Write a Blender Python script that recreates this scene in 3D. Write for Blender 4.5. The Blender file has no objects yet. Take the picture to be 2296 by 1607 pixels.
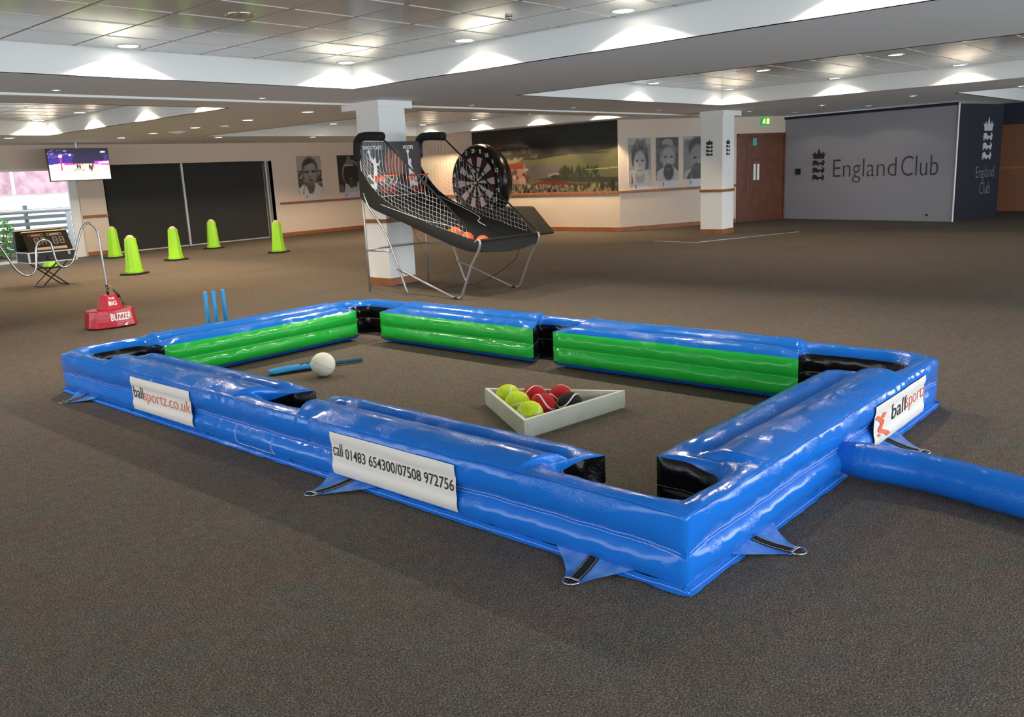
import bpy, bmesh, math, random
import numpy as np
from mathutils import Vector, Matrix, noise

random.seed(7)
S = bpy.context.scene
COL = S.collection
PI = math.pi

# ------------------------------------------------------------------ camera, world, exposure
CAM_F, PITCH, ROLL, YAW = 1923.4, 0.21577, 0.04594, 0.83796
cd = bpy.data.cameras.new('camera'); cam = bpy.data.objects.new('camera', cd); COL.objects.link(cam)
fw = Vector((math.sin(YAW)*math.cos(PITCH), math.cos(YAW)*math.cos(PITCH), -math.sin(PITCH)))
rt = Vector((math.cos(YAW), -math.sin(YAW), 0)); dn = fw.cross(rt)
r2 = rt*math.cos(ROLL)+dn*math.sin(ROLL); d2 = -rt*math.sin(ROLL)+dn*math.cos(ROLL)
mm = Matrix((r2, -d2, -fw)).transposed().to_4x4(); mm.translation = (0, 0, 1.5)
cam.matrix_world = mm
cd.sensor_fit = 'HORIZONTAL'; cd.sensor_width = 36.0; cd.lens = 36.0*CAM_F/2296.0
cd.clip_start = 0.05; cd.clip_end = 200
S.camera = cam

w = bpy.data.worlds.new('world'); S.world = w; w.use_nodes = True
bg = w.node_tree.nodes['Background']; bg.inputs[0].default_value = (0.88, 0.94, 1.0, 1); bg.inputs[1].default_value = 2.6

S.view_settings.view_transform = 'Standard'; S.view_settings.look = 'None'
S.view_settings.gamma = 1; S.view_settings.use_curve_mapping = False
S.view_settings.exposure = 0.28

def area(name, loc, rot, sx, sy, energy, color):
    l = bpy.data.lights.new(name, 'AREA'); l.shape = 'RECTANGLE'; l.size = sx; l.size_y = sy
    l.energy = energy; l.color = color
    o = bpy.data.objects.new(name, l); COL.objects.link(o); o.location = loc; o.rotation_euler = rot
    return o
# daylight that comes in through the glazed walls beside and behind the camera and through the far left window
DAY = (0.84, 0.92, 1.0)
area('daylight_south', (9, -5.06, 1.31), (PI/2, 0, 0), 24, 2.0, 600, DAY)
area('daylight_west', (-4.56, 7, 1.3), (PI/2, 0, -PI/2), 15, 2.0, 60, (0.95, 0.95, 1.0))

SPOT_W = 105.0
def spot(loc, color, k=1.0, ang=140, blend=0.20):
    l = bpy.data.lights.new('lamp_spot', 'SPOT'); l.energy = SPOT_W*k; l.color = color
    l.spot_size = math.radians(ang); l.spot_blend = blend; l.shadow_soft_size = 0.035
    o = bpy.data.objects.new('lamp_spot', l); COL.objects.link(o); o.location = loc
    return o

# ------------------------------------------------------------------ materials
def mat(name, col, rough=0.6, metal=0.0, spec=0.5, bump=None, noise_col=None, emis=None, coat=0.0, trans=0.0, attr=None):
    m = bpy.data.materials.new(name); m.use_nodes = True
    nt = m.node_tree; N = nt.nodes; L = nt.links; b = N['Principled BSDF']
    b.inputs['Base Color'].default_value = (*col, 1); b.inputs['Roughness'].default_value = rough
    b.inputs['Metallic'].default_value = metal; b.inputs['Specular IOR Level'].default_value = spec
    b.inputs['Coat Weight'].default_value = coat; b.inputs['Transmission Weight'].default_value = trans
    tc = N.new('ShaderNodeTexCoord')
    if noise_col:      # (scale, amount, colour2)
        n = N.new('ShaderNodeTexNoise'); n.inputs['Scale'].default_value = noise_col[0]; n.inputs['Detail'].default_value = 6
        L.new(tc.outputs['Object'], n.inputs['Vector'])
        r = N.new('ShaderNodeValToRGB'); r.color_ramp.elements[0].position = 0.35; r.color_ramp.elements[1].position = 0.65
        r.color_ramp.elements[0].color = (*col, 1); r.color_ramp.elements[1].color = (*noise_col[1], 1)
        L.new(n.outputs['Fac'], r.inputs['Fac']); L.new(r.outputs['Color'], b.inputs['Base Color'])
    if attr:
        a = N.new('ShaderNodeAttribute'); a.attribute_name = attr; L.new(a.outputs['Color'], b.inputs['Base Color'])
        if emis:
            L.new(a.outputs['Color'], b.inputs['Emission Color']); b.inputs['Emission Strength'].default_value = emis[1]
            emis = None
    if bump:           # (scale, strength, distance)
        n = N.new('ShaderNodeTexNoise'); n.inputs['Scale'].default_value = bump[0]; n.inputs['Detail'].default_value = 5
        L.new(tc.outputs['Object'], n.inputs['Vector'])
        bp = N.new('ShaderNodeBump'); bp.inputs['Strength'].default_value = bump[1]; bp.inputs['Distance'].default_value = bump[2]
        L.new(n.outputs['Fac'], bp.inputs['Height']); L.new(bp.outputs['Normal'], b.inputs['Normal'])
    if emis:
        b.inputs['Emission Color'].default_value = (*emis[0], 1); b.inputs['Emission Strength'].default_value = emis[1]
    return m

def srgb(r, g, b):
    f = lambda c: (c/255/12.92 if c/255 <= 0.04045 else ((c/255+0.055)/1.055)**2.4)
    return (f(r), f(g), f(b))

def vinyl(name, col, rough=0.22):
    """glossy PVC: fine crinkles gather in patches"""
    m = mat(name, col, rough, spec=0.36)
    nt = m.node_tree; N = nt.nodes; L = nt.links; b = N['Principled BSDF']
    tc = [n for n in N if n.type == 'TEX_COORD'][0]
    n1 = N.new('ShaderNodeTexNoise'); n1.inputs['Scale'].default_value = 75; n1.inputs['Detail'].default_value = 4; n1.inputs['Distortion'].default_value = 1.2
    n2 = N.new('ShaderNodeTexNoise'); n2.inputs['Scale'].default_value = 5; n2.inputs['Detail'].default_value = 2
    rp = N.new('ShaderNodeValToRGB'); rp.color_ramp.elements[0].position = 0.48; rp.color_ramp.elements[1].position = 0.66
    mu = N.new('ShaderNodeMath'); mu.operation = 'MULTIPLY'
    ad = N.new('ShaderNodeMath'); ad.operation = 'MULTIPLY_ADD'; ad.inputs[1].default_value = 0.10
    bp = N.new('ShaderNodeBump'); bp.inputs['Strength'].default_value = 0.8; bp.inputs['Distance'].default_value = 0.005
    L.new(tc.outputs['Object'], n1.inputs['Vector']); L.new(tc.outputs['Object'], n2.inputs['Vector'])
    L.new(n2.outputs['Fac'], rp.inputs['Fac']); L.new(rp.outputs['Color'], mu.inputs[0]); L.new(n1.outputs['Fac'], mu.inputs[1])
    L.new(n2.outputs['Fac'], ad.inputs[0]); L.new(mu.outputs[0], ad.inputs[2])
    L.new(ad.outputs[0], bp.inputs['Height']); L.new(bp.outputs['Normal'], b.inputs['Normal'])
    return m

M = {}
M['blue'] = vinyl('blue_vinyl', (0.010, 0.160, 0.62), 0.13)
M['green'] = vinyl('green_vinyl', (0.020, 0.46, 0.055), 0.16)
M['black_vinyl'] = vinyl('black_vinyl', (0.006, 0.006, 0.007), 0.18)
M['flap_blue'] = mat('flap_blue', (0.05, 0.20, 0.62), 0.3, bump=(30, 0.5, 0.01), noise_col=(14, (0.16, 0.34, 0.72)))
M['thread'] = mat('thread', (0.45, 0.55, 0.85), 0.7)
M['dark_thread'] = mat('dark_thread', (0.01, 0.04, 0.2), 0.7)
M['webbing'] = mat('webbing', (0.008, 0.008, 0.009), 0.85, bump=(300, 0.4, 0.002))
M['cream_thread'] = mat('cream_thread', (0.55, 0.50, 0.35), 0.8)
M['steel'] = mat('steel', (0.42, 0.41, 0.40), 0.28, metal=1.0)
M['grey_tube'] = mat('grey_tube', (0.36, 0.37, 0.39), 0.38, metal=0.7)
M['chrome'] = mat('chrome', (0.7, 0.68, 0.64), 0.15, metal=1.0)
M['banner'] = mat('banner', (0.74, 0.70, 0.64), 0.55, bump=(12, 0.5, 0.01))
M['ink'] = mat('ink', (0.012, 0.012, 0.014), 0.6)
M['orange_ink'] = mat('orange_ink', (0.72, 0.13, 0.06), 0.6)
M['wall'] = mat('cream_wall_paint', (0.72, 0.61, 0.51), 0.75, bump=(60, 0.05, 0.002))
M['white_paint'] = mat('white_paint', (0.86, 0.88, 0.86), 0.7)
M['soffit'] = mat('soffit_paint', (0.74, 0.77, 0.78), 0.85)
M['grey_wall'] = mat('grey_partition', (0.34, 0.335, 0.37), 0.7)
M['navy_wall'] = mat('navy_panel', (0.012, 0.017, 0.030), 0.6)
M['wood'] = mat('oak_trim', (0.36, 0.14, 0.05), 0.45, noise_col=(9, (0.27, 0.10, 0.035)))
M['blind'] = mat('blind_fabric', (0.030, 0.032, 0.030), 0.9, bump=(200, 0.2, 0.002))
M['alu'] = mat('aluminium', (0.62, 0.63, 0.65), 0.35, metal=0.6)
M['black'] = mat('black_fabric', (0.008, 0.008, 0.008), 0.8, bump=(60, 0.4, 0.006))
M['black_plastic'] = mat('black_plastic', (0.010, 0.010, 0.011), 0.35)
M['cord'] = mat('white_cord', (0.62, 0.62, 0.60), 0.8)
M['red_net'] = mat('red_cord', (0.60, 0.03, 0.03), 0.8)
M['rim_orange'] = mat('orange_rim', (0.75, 0.10, 0.03), 0.45)
M['ball_orange'] = mat('orange_rubber', (0.62, 0.12, 0.03), 0.6, bump=(120, 0.3, 0.003))
M['red'] = mat('red_gloss', (0.42, 0.012, 0.022), 0.22, bump=(9, 0.35, 0.01))
M['white_vinyl'] = mat('white_lettering', (0.85, 0.85, 0.85), 0.5)
M['lime'] = mat('lime_plastic', (0.36, 0.80, 0.02), 0.35)
M['rubber'] = mat('black_rubber', (0.010, 0.009, 0.008), 0.7)
M['tan'] = mat('tan_ball', (0.62, 0.48, 0.30), 0.6)
M['felt_yellow'] = mat('yellow_felt', (0.66, 0.82, 0.03), 0.95, bump=(160, 0.5, 0.006), noise_col=(60, (0.52, 0.70, 0.02)))
M['felt_red'] = mat('red_felt', (0.52, 0.010, 0.015), 0.95, bump=(160, 0.5, 0.006), noise_col=(60, (0.40, 0.006, 0.012)))
M['felt_black'] = mat('black_felt', (0.010, 0.010, 0.012), 0.95, bump=(160, 0.5, 0.006))
M['seam_white'] = mat('white_seam', (0.80, 0.78, 0.72), 0.8)
M['leather_white'] = mat('white_ball', (0.80, 0.76, 0.67), 0.6, bump=(90, 0.25, 0.004), noise_col=(8, (0.70, 0.66, 0.58)))
M['rack'] = mat('rack_white', (0.66, 0.66, 0.58), 0.45, noise_col=(7, (0.60, 0.60, 0.52)))
M['cyan'] = mat('cyan_plastic', (0.012, 0.27, 0.62), 0.35)
M['grip'] = mat('blue_grip', (0.025, 0.085, 0.15), 0.7, bump=(80, 0.6, 0.01))
M['door'] = mat('door_wood', (0.17, 0.060, 0.026), 0.4, noise_col=(5, (0.125, 0.042, 0.019)))
M['door_edge'] = mat('door_bead', (0.17, 0.075, 0.045), 0.4)
M['exit_green'] = mat('exit_green', (0.02, 0.25, 0.08), 0.5, emis=((0.05, 0.45, 0.12), 0.5))
M['exit_yellow'] = mat('exit_pictogram', (0.75, 0.75, 0.25), 0.5, emis=((0.85, 0.85, 0.3), 0.8))
M['sign_teal'] = mat('sign_teal', (0.10, 0.42, 0.48), 0.5)
M['crest_dark'] = mat('crest_dark', (0.022, 0.022, 0.028), 0.6)
M['letters_grey'] = mat('letters_grey', (0.055, 0.045, 0.06), 0.6)
M['crest_light'] = mat('crest_light', (0.50, 0.50, 0.55), 0.6)
M['letters_light'] = mat('letters_light', (0.22, 0.23, 0.28), 0.6)
M['paint_attr'] = mat('printed_picture', (1, 1, 1), 0.45, attr='Col')
M['canvas_side'] = mat('canvas_edge', (0.55, 0.53, 0.50), 0.7)
M['screen'] = mat('screen_picture', (0, 0, 0), 0.3, attr='Col', emis=(None, 1.15))
M['lamp_glow'] = mat('lamp_glow', (1, 1, 1), 0.5, emis=((1.0, 0.93, 0.80), 14.0))
M['lamp_dim'] = mat('lamp_dim', (1, 1, 1), 0.5, emis=((1.0, 0.95, 0.85), 5.0))
M['card'] = mat('label_card', (0.60, 0.62, 0.68), 0.6)
M['leaf'] = mat('leaf_green', (0.07, 0.26, 0.035), 0.6, noise_col=(6, (0.20, 0.45, 0.08)))
M['stone'] = mat('pale_paving', (0.55, 0.55, 0.55), 0.8)
M['pink_wall'] = mat('pink_cladding', (0.42, 0.22, 0.27), 0.7, noise_col=(3, (0.62, 0.42, 0.46)))
M['fence_grey'] = mat('fence_slats', (0.20, 0.23, 0.25), 0.6)
M['case_black'] = mat('case_black', (0.012, 0.011, 0.010), 0.45)
M['score_panel'] = mat('score_panel', (0.012, 0.009, 0.007), 0.8, spec=0.2)
M['score_line'] = mat('score_outline', (0.34, 0.30, 0.24), 0.5)
M['score_pink'] = mat('score_pink', (0.34, 0.14, 0.13), 0.5)
M['buttons'] = mat('button_strip', (0.34, 0.26, 0.15), 0.5)
M['glass'] = mat('window_glass', (0.95, 0.98, 1.0), 0.02, trans=1.0)
M['glass'].node_tree.nodes['Principled BSDF'].inputs['IOR'].default_value = 1.02

def tile_mat():
    m = mat('metal_tile', (0.58, 0.57, 0.52), 0.17, metal=0.35)
    return m
M['tile'] = tile_mat(); M['lit_seam'] = mat('grid_bar', (0.66,0.65,0.61), 0.5)  # seam strips: brightness of lit tile edges put into the colour
M['void'] = mat('tile_void', (0.16, 0.16, 0.15), 0.9)

def carpet():
    m = bpy.data.materials.new('carpet'); m.use_nodes = True
    nt = m.node_tree; N = nt.nodes; L = nt.links; b = N['Principled BSDF']
    b.inputs['Roughness'].default_value = 0.97; b.inputs['Specular IOR Level'].default_value = 0.12
    tc = N.new('ShaderNodeTexCoord')
    def nz(sc, det, dist=0):
        n = N.new('ShaderNodeTexNoise'); n.inputs['Scale'].default_value = sc; n.inputs['Detail'].default_value = det
        n.inputs['Distortion'].default_value = dist; L.new(tc.outputs['Object'], n.inputs['Vector']); return n
    fine = nz(170, 8, 0.5); mid = nz(20, 5, 0.8); big = nz(0.9, 4)
    r1 = N.new('ShaderNodeValToRGB'); e = r1.color_ramp.elements
    e[0].position = 0.32; e[0].color = (*srgb(62, 57, 53), 1); e[1].position = 0.70; e[1].color = (*srgb(156, 144, 133), 1)
    mid_e = r1.color_ramp.elements.new(0.5); mid_e.color = (*srgb(101, 93, 86), 1)
    L.new(fine.outputs['Fac'], r1.inputs['Fac'])
    mx = N.new('ShaderNodeMixRGB'); mx.blend_type = 'MULTIPLY'; mx.inputs[0].default_value = 0.5
    r2_ = N.new('ShaderNodeValToRGB'); r2_.color_ramp.elements[0].position = 0.35; r2_.color_ramp.elements[0].color = (0.72, 0.72, 0.72, 1)
    r2_.color_ramp.elements[1].position = 0.65; r2_.color_ramp.elements[1].color = (1.1, 1.08, 1.05, 1)
    L.new(mid.outputs['Fac'], r2_.inputs['Fac']); L.new(r1.outputs['Color'], mx.inputs[1]); L.new(r2_.outputs['Color'], mx.inputs[2])
    mx2 = N.new('ShaderNodeMixRGB'); mx2.blend_type = 'MULTIPLY'; mx2.inputs[0].default_value = 0.35
    r3 = N.new('ShaderNodeValToRGB'); r3.color_ramp.elements[0].position = 0.3; r3.color_ramp.elements[0].color = (0.7, 0.7, 0.7, 1)
    r3.color_ramp.elements[1].position = 0.7
    L.new(big.outputs['Fac'], r3.inputs['Fac']); L.new(mx.outputs[0], mx2.inputs[1]); L.new(r3.outputs['Color'], mx2.inputs[2])
    hue = nz(4.5, 3, 0.5); r4 = N.new('ShaderNodeValToRGB'); e4 = r4.color_ramp.elements
    e4[0].position = 0.38; e4[0].color = (0.90, 0.98, 0.97, 1); e4[1].position = 0.62; e4[1].color = (1.0, 0.93, 0.93, 1)
    m5 = r4.color_ramp.elements.new(0.5); m5.color = (1.0, 0.97, 0.90, 1)
    mx3 = N.new('ShaderNodeMixRGB'); mx3.blend_type = 'MULTIPLY'; mx3.inputs[0].default_value = 1.0
    L.new(hue.outputs['Fac'], r4.inputs['Fac']); L.new(mx2.outputs[0], mx3.inputs[1]); L.new(r4.outputs['Color'], mx3.inputs[2])
    L.new(mx3.outputs[0], b.inputs['Base Color'])
    bp = N.new('ShaderNodeBump'); bp.inputs['Strength'].default_value = 0.6; bp.inputs['Distance'].default_value = 0.008
    L.new(fine.outputs['Fac'], bp.inputs['Height']); L.new(bp.outputs['Normal'], b.inputs['Normal'])
    return m
M['carpet'] = carpet()

def sn(t): return max(0.0, math.sin(PI*t))
# ------------------------------------------------------------------ mesh helpers
class MB:
    def __init__(s): s.v = []; s.f = []; s.mi = []; s.cur = 0
    def add(s, vs, fs):
        o = len(s.v); s.v += [tuple(v) for v in vs]; s.f += [[i+o for i in f] for f in fs]; s.mi += [s.cur]*len(fs); return s
    def box(s, x0, x1, y0, y1, z0, z1, mtx=None):
        vs = [(x0,y0,z0),(x1,y0,z0),(x1,y1,z0),(x0,y1,z0),(x0,y0,z1),(x1,y0,z1),(x1,y1,z1),(x0,y1,z1)]
        if mtx: vs = [mtx@Vector(v) for v in vs]
        return s.add(vs, [(0,3,2,1),(4,5,6,7),(0,1,5,4),(1,2,6,5),(2,3,7,6),(3,0,4,7)])
    def prism(s, pts, z0, z1, mtx=None):
        n = len(pts); vs = [(p[0],p[1],z0) for p in pts]+[(p[0],p[1],z1) for p in pts]
        if mtx: vs = [mtx@Vector(v) for v in vs]
        return s.add(vs, [list(range(n))[::-1], list(range(n,2*n))]+[(i,(i+1)%n,(i+1)%n+n,i+n) for i in range(n)])
    def tube(s, path, r, n=10, caps=True, closed=False):
        P = [Vector(p) for p in path]; k = len(P)
        rr = r if isinstance(r, (list, tuple)) else [r]*k
        t0 = (P[1]-P[0]).normalized(); up = Vector((0,0,1)) if abs(t0.z) < 0.9 else Vector((1,0,0))
        nrm = t0.cross(up).normalized(); vs = []
        for i in range(k):
            if closed: t = (P[(i+1)%k]-P[i-1]).normalized()
            elif i == 0: t = t0
            elif i == k-1: t = (P[i]-P[i-1]).normalized()
            else: t = (P[i+1]-P[i-1]).normalized()
            nrm = (nrm-t*nrm.dot(t)).normalized(); bn = t.cross(nrm)
            for j in range(n):
                a = 2*PI*j/n; vs.append(P[i]+(nrm*math.cos(a)+bn*math.sin(a))*rr[i])
        fs = []; m_ = k if closed else k-1
        for i in range(m_):
            for j in range(n):
                a = i*n+j; b = i*n+(j+1)%n; i2 = (i+1) % k
                fs.append((a, b, i2*n+(j+1)%n, i2*n+j))
        if caps and not closed: fs += [list(range(n))[::-1], list(range((k-1)*n, k*n))]
        return s.add(vs, fs)
    def lathe(s, prof, n=24, mtx=None, ring=None, caps=True):
        """prof: (r,z) list"""
        vs = []; k = len(prof)
        for (r, z) in prof:
            for j in range(n):
                a = 2*PI*j/n; q = ring(a) if ring else 1.0
                vs.append(Vector((r*q*math.cos(a), r*q*math.sin(a), z)))
        if mtx: vs = [mtx@v for v in vs]
        fs = [(i*n+j, i*n+(j+1)%n, (i+1)*n+(j+1)%n, (i+1)*n+j) for i in range(k-1) for j in range(n)]
        if caps: fs += [list(range(n))[::-1], list(range((k-1)*n, k*n))]
        return s.add(vs, fs)
    def sphere(s, c, r, nu=28, nv=18, sc=(1,1,1)):
        vs = []; c = Vector(c)
        for i in range(1, nv):
            ph = PI*i/nv
            for j in range(nu):
                a = 2*PI*j/nu; vs.append(c+Vector((r*sc[0]*math.sin(ph)*math.cos(a), r*sc[1]*math.sin(ph)*math.sin(a), r*sc[2]*math.cos(ph))))
        vs += [c+Vector((0,0,r*sc[2])), c-Vector((0,0,r*sc[2]))]
        T = len(vs)-2; fs = []
        for i in range(nv-2):
            for j in range(nu): fs.append((i*nu+j, (i+1)*nu+j, (i+1)*nu+(j+1)%nu, i*nu+(j+1)%nu))
        for j in range(nu): fs.append((T, j, (j+1)%nu)); fs.append((T+1, (nv-2)*nu+(j+1)%nu, (nv-2)*nu+j))
        return s.add(vs, fs)
    def grid(s, fn, nu, nv):
        vs = [fn(i/nu, j/nv) for j in range(nv+1) for i in range(nu+1)]
        return s.add(vs, [(j*(nu+1)+i, j*(nu+1)+i+1, (j+1)*(nu+1)+i+1, (j+1)*(nu+1)+i) for j in range(nv) for i in range(nu)])
    def build(s, name, material, parent=None, smooth=False, bevel=0, auto=None, recalc=True):
        me = bpy.data.meshes.new(name); me.from_pydata(s.v, [], s.f)
        ms = material if isinstance(material, (list, tuple)) else [material]
        for m_ in ms: me.materials.append(M[m_] if isinstance(m_, str) else m_)
        for p, i in zip(me.polygons, s.mi): p.material_index = i; p.use_smooth = smooth
        if recalc:
            bm = bmesh.new(); bm.from_mesh(me); bmesh.ops.recalc_face_normals(bm, faces=bm.faces)
            if auto is not None:
                for e in bm.edges:
                    if len(e.link_faces) == 2 and e.calc_face_angle(0) > math.radians(auto): e.smooth = False
            bm.to_mesh(me); bm.free()
        o = bpy.data.objects.new(name, me); COL.objects.link(o)
        if bevel:
            b = o.modifiers.new('bevel', 'BEVEL'); b.width = bevel; b.segments = 2; b.limit_method = 'ANGLE'
        if parent: o.parent = parent
        return o

def tag(o, label=None, cat=None, group=None, kind=None):
    if label: o['label'] = label
    if cat: o['category'] = cat
    if group: o['group'] = group
    if kind: o['kind'] = kind
    return o
def empty(name, loc=(0,0,0), rz=0.0, label=None, cat=None, group=None):
    o = bpy.data.objects.new(name, None); COL.objects.link(o); o.location = loc; o.rotation_euler = (0,0,rz)
    o.empty_display_size = 0.1
    return tag(o, label, cat, group)
def copy_tree(o, parent=None):
    c = o.copy(); COL.objects.link(c)
    if parent: c.parent = parent
    for ch in list(o.children): copy_tree(ch, c)
    return c
def struct(o): o['kind'] = 'structure'; return o
def catmull(P, seg=8, closed=False):
    P = [Vector(p) for p in P]; n = len(P); out = []
    rng = n if closed else n-1
    for i in range(rng):
        if closed: a, b, c, d = P[(i-1)%n], P[i], P[(i+1)%n], P[(i+2)%n]
        else: a, b, c, d = P[max(i-1,0)], P[i], P[i+1], P[min(i+2,n-1)]
        for k in range(seg):
            t = k/seg
            out.append(0.5*((2*b)+(c-a)*t+(2*a-5*b+4*c-d)*t*t+(3*b-a-3*c+d)*t**3))
    if not closed: out.append(P[-1])
    return out

def text_geo(txt, size=1.0, offset=0.0, spacing=1.0, xs=1.0, align='LEFT', shear=0.0, cuts=0):
    """flat triangulated lettering as (verts, faces) in the xy plane; size = font size"""
    cu = bpy.data.curves.new('lettering', 'FONT'); cu.body = txt; cu.size = size; cu.offset = offset
    cu.space_character = spacing; cu.align_x = align; cu.shear = shear; cu.resolution_u = 3
    o = bpy.data.objects.new('lettering', cu); COL.objects.link(o)
    dg = bpy.context.evaluated_depsgraph_get(); me = bpy.data.meshes.new_from_object(o.evaluated_get(dg))
    bpy.data.objects.remove(o); bpy.data.curves.remove(cu)
    bm = bmesh.new(); bm.from_mesh(me); bpy.data.meshes.remove(me)
    if cuts and bm.verts:
        ys = [v.co.y for v in bm.verts]; a, b = min(ys), max(ys)
        for k in range(1, cuts):
            y = a+(b-a)*k/cuts
            bmesh.ops.bisect_plane(bm, geom=bm.verts[:]+bm.edges[:]+bm.faces[:], plane_co=(0,y,0), plane_no=(0,1,0))
    bm.verts.index_update()
    vs = [Vector((v.co.x*xs, v.co.y, 0)) for v in bm.verts]; fs = [[v.index for v in f.verts] for f in bm.faces]
    bm.free(); return vs, fs
def fit(vs, x0, x1, y0=None, y1=None):
    xs = [v.x for v in vs]; ys = [v.y for v in vs]; a, b = min(xs), max(xs); c, d = min(ys), max(ys)
    kx = (x1-x0)/(b-a); ky = (y1-y0)/(d-c) if y0 is not None else kx
    return [Vector((x0+(v.x-a)*kx, (y0 if y0 is not None else 0)+(v.y-(c if y0 is not None else 0))*ky, 0)) for v in vs]
def frame(o, ex, ey):
    """matrix: local x->ex, local y->ey, origin o"""
    ex = Vector(ex).normalized(); ey = Vector(ey).normalized(); ez = ex.cross(ey)
    m = Matrix((ex, ey, ez)).transposed().to_4x4(); m.translation = o; return m
def lettering(name, txt, mtx, box, material, parent, off=0.0, spacing=1.0, shear=0.0, sx=1.0):
    vs, fs = text_geo(txt, 1.0, off, spacing, shear=shear); vs = fit(vs, *box)
    return MB().add([mtx@v for v in vs], fs).build(name, material, parent, recalc=False)

# ------------------------------------------------------------------ painting (picture content of posters, mural, screens)
class Paint:
    def __init__(s, w_, h_, col):
        s.w, s.h = w_, h_; s.a = np.zeros((h_+1, w_+1, 3)); s.a[:] = col
        s.X, s.Y = np.meshgrid(np.linspace(0, 1, w_+1), np.linspace(0, 1, h_+1))
    def mix(s, k, col): k = np.clip(k, 0, 1)[..., None]; s.a = s.a*(1-k)+np.array(col)*k
    def ell(s, cx, cy, rx, ry, col, soft=0.15, rot=0, op=1.0):
        c, n = math.cos(rot), math.sin(rot); dx = s.X-cx; dy = s.Y-cy
        u = (dx*c+dy*n)/rx; v = (-dx*n+dy*c)/ry; d = np.sqrt(u*u+v*v)
        s.mix(op*(1-(d-1+soft)/(2*soft+1e-6)), col)
    def poly(s, pts, col, op=1.0):
        ins = np.zeros(s.X.shape, bool); n = len(pts)
        for i in range(n):
            (x0, y0), (x1, y1) = pts[i], pts[(i+1) % n]
            if y0 == y1: continue
            cnd = ((y0 > s.Y) != (y1 > s.Y)) & (s.X < (x1-x0)*(s.Y-y0)/(y1-y0)+x0); ins ^= cnd
        s.mix(ins*op, col)
    def rect(s, x0, x1, y0, y1, col, op=1.0): s.mix(((s.X >= x0)&(s.X <= x1)&(s.Y >= y0)&(s.Y <= y1))*op, col)
    def specks(s, n, x0, x1, y0, y1, cols, rx=(0.01, 0.03), ry=(0.01, 0.03), seed=1, op=1.0, soft=0.3):
        r = random.Random(seed)
        for _ in range(n): s.ell(r.uniform(x0,x1), r.uniform(y0,y1), r.uniform(*rx), r.uniform(*ry), r.choice(cols), soft, 0, op)
    def build(s, name, mtx, W, H, material, parent):
        vs = [mtx@Vector((s.X[j,i]*W, s.Y[j,i]*H, 0)) for j in range(s.h+1) for i in range(s.w+1)]
        n = s.w+1; fs = [(j*n+i, j*n+i+1, (j+1)*n+i+1, (j+1)*n+i) for j in range(s.h) for i in range(s.w)]
        o = MB().add(vs, fs).build(name, material, parent, recalc=False)
        at = o.data.color_attributes.new('Col', 'FLOAT_COLOR', 'POINT')
        c = np.ones((len(vs), 4)); c[:, :3] = s.a.reshape(-1, 3); at.data.foreach_set('color', c.astype(np.float32).ravel())
        return o
def g(v): return srgb(v, v*0.985, v*0.97)

# ================================================================== THE ROOM
ZC, ZT = 2.5, 2.75
XW, XE, YS, YN = -4.5, 27.0, -5.0, 20.5
floor = struct(MB().box(XW, XE, YS, YN+3.5, -0.05, 0).build('floor', 'carpet'))

COFFERS = [(0.9, 6.57, -0.2, 8.19), (9.3, 15.0, -0.2, 8.0), (0.9, 6.55, 10.93, 16.95), (9.85, 15.95, 10.6, 17.4), (17.4, 23.0, -2.0, 4.6)]
def ceiling():
    xs = sorted({XW, XE}|{c[i] for c in COFFERS for i in (0, 1)}); ys = sorted({YS, YN+0.5}|{c[i] for c in COFFERS for i in (2, 3)})
    b = MB()
    for i in range(len(xs)-1):
        for j in range(len(ys)-1):
            mx_, my = (xs[i]+xs[i+1])/2, (ys[j]+ys[j+1])/2
            if any(c[0] < mx_ < c[1] and c[2] < my < c[3] for c in COFFERS): continue
            b.add([(xs[i],ys[j],ZC),(xs[i+1],ys[j],ZC),(xs[i+1],ys[j+1],ZC),(xs[i],ys[j+1],ZC)], [(0,3,2,1)])
    b.box(XW, XE, YS, YN+0.5, 3.0, 3.1)
    c = struct(b.build('ceiling', 'soffit', recalc=False))
    for (x0, x1, y0, y1) in COFFERS:
        f = MB(); t = 0.05
        f.box(x0-t, x0, y0-t, y1+t, ZC, 2.9); f.box(x1, x1+t, y0-t, y1+t, ZC, 2.9)
        f.box(x0, x1, y0-t, y0, ZC, 2.9); f.box(x0, x1, y1, y1+t, ZC, 2.9)
        f.build('coffer_fascia', 'white_paint', c)
        tb = MB(); gp = 0.010
        X = x1-0.06; 
        nx = int((x1-x0)/0.605)+2; ny = int((y1-y0)/0.605)+2
        for i in range(nx):
            for j in range(ny):
                a1 = min(x1, x1-0.085-(i-1)*0.605)-gp; a0 = max(x0, x1-0.085-i*0.605)+gp
                b1 = min(y1, y1-0.06-(j-1)*0.605)-gp; b0 = max(y0, y1-0.06-j*0.605)+gp
                if a1-a0 < 0.02 or b1-b0 < 0.02: continue
                tb.box(a0, a1, b0, b1, ZT, ZT+0.03)
        tb.build('metal_tiles', 'tile', c)
        gb = MB()  # added pale strips stand in for tile seam edges catching light
        for j in range(ny):
            yy = y1-0.06-j*0.605
            if yy < y0+0.1: break
            for i in range(nx):
                a1 = min(x1, x1-0.085-(i-1)*0.605)-0.03; a0 = max(x0, x1-0.085-i*0.605)+0.03
                if a1-a0 > 0.1: gb.box(a0, a1, yy-0.007, yy+0.007, ZT-0.004, ZT+0.01)
        gb.build('lit_seam_strips', 'lit_seam', c)
        MB().box(x0, x1, y0, y1, ZT+0.05, ZT+0.06).build('tile_backing', 'void', c)
ceiling()

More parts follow.
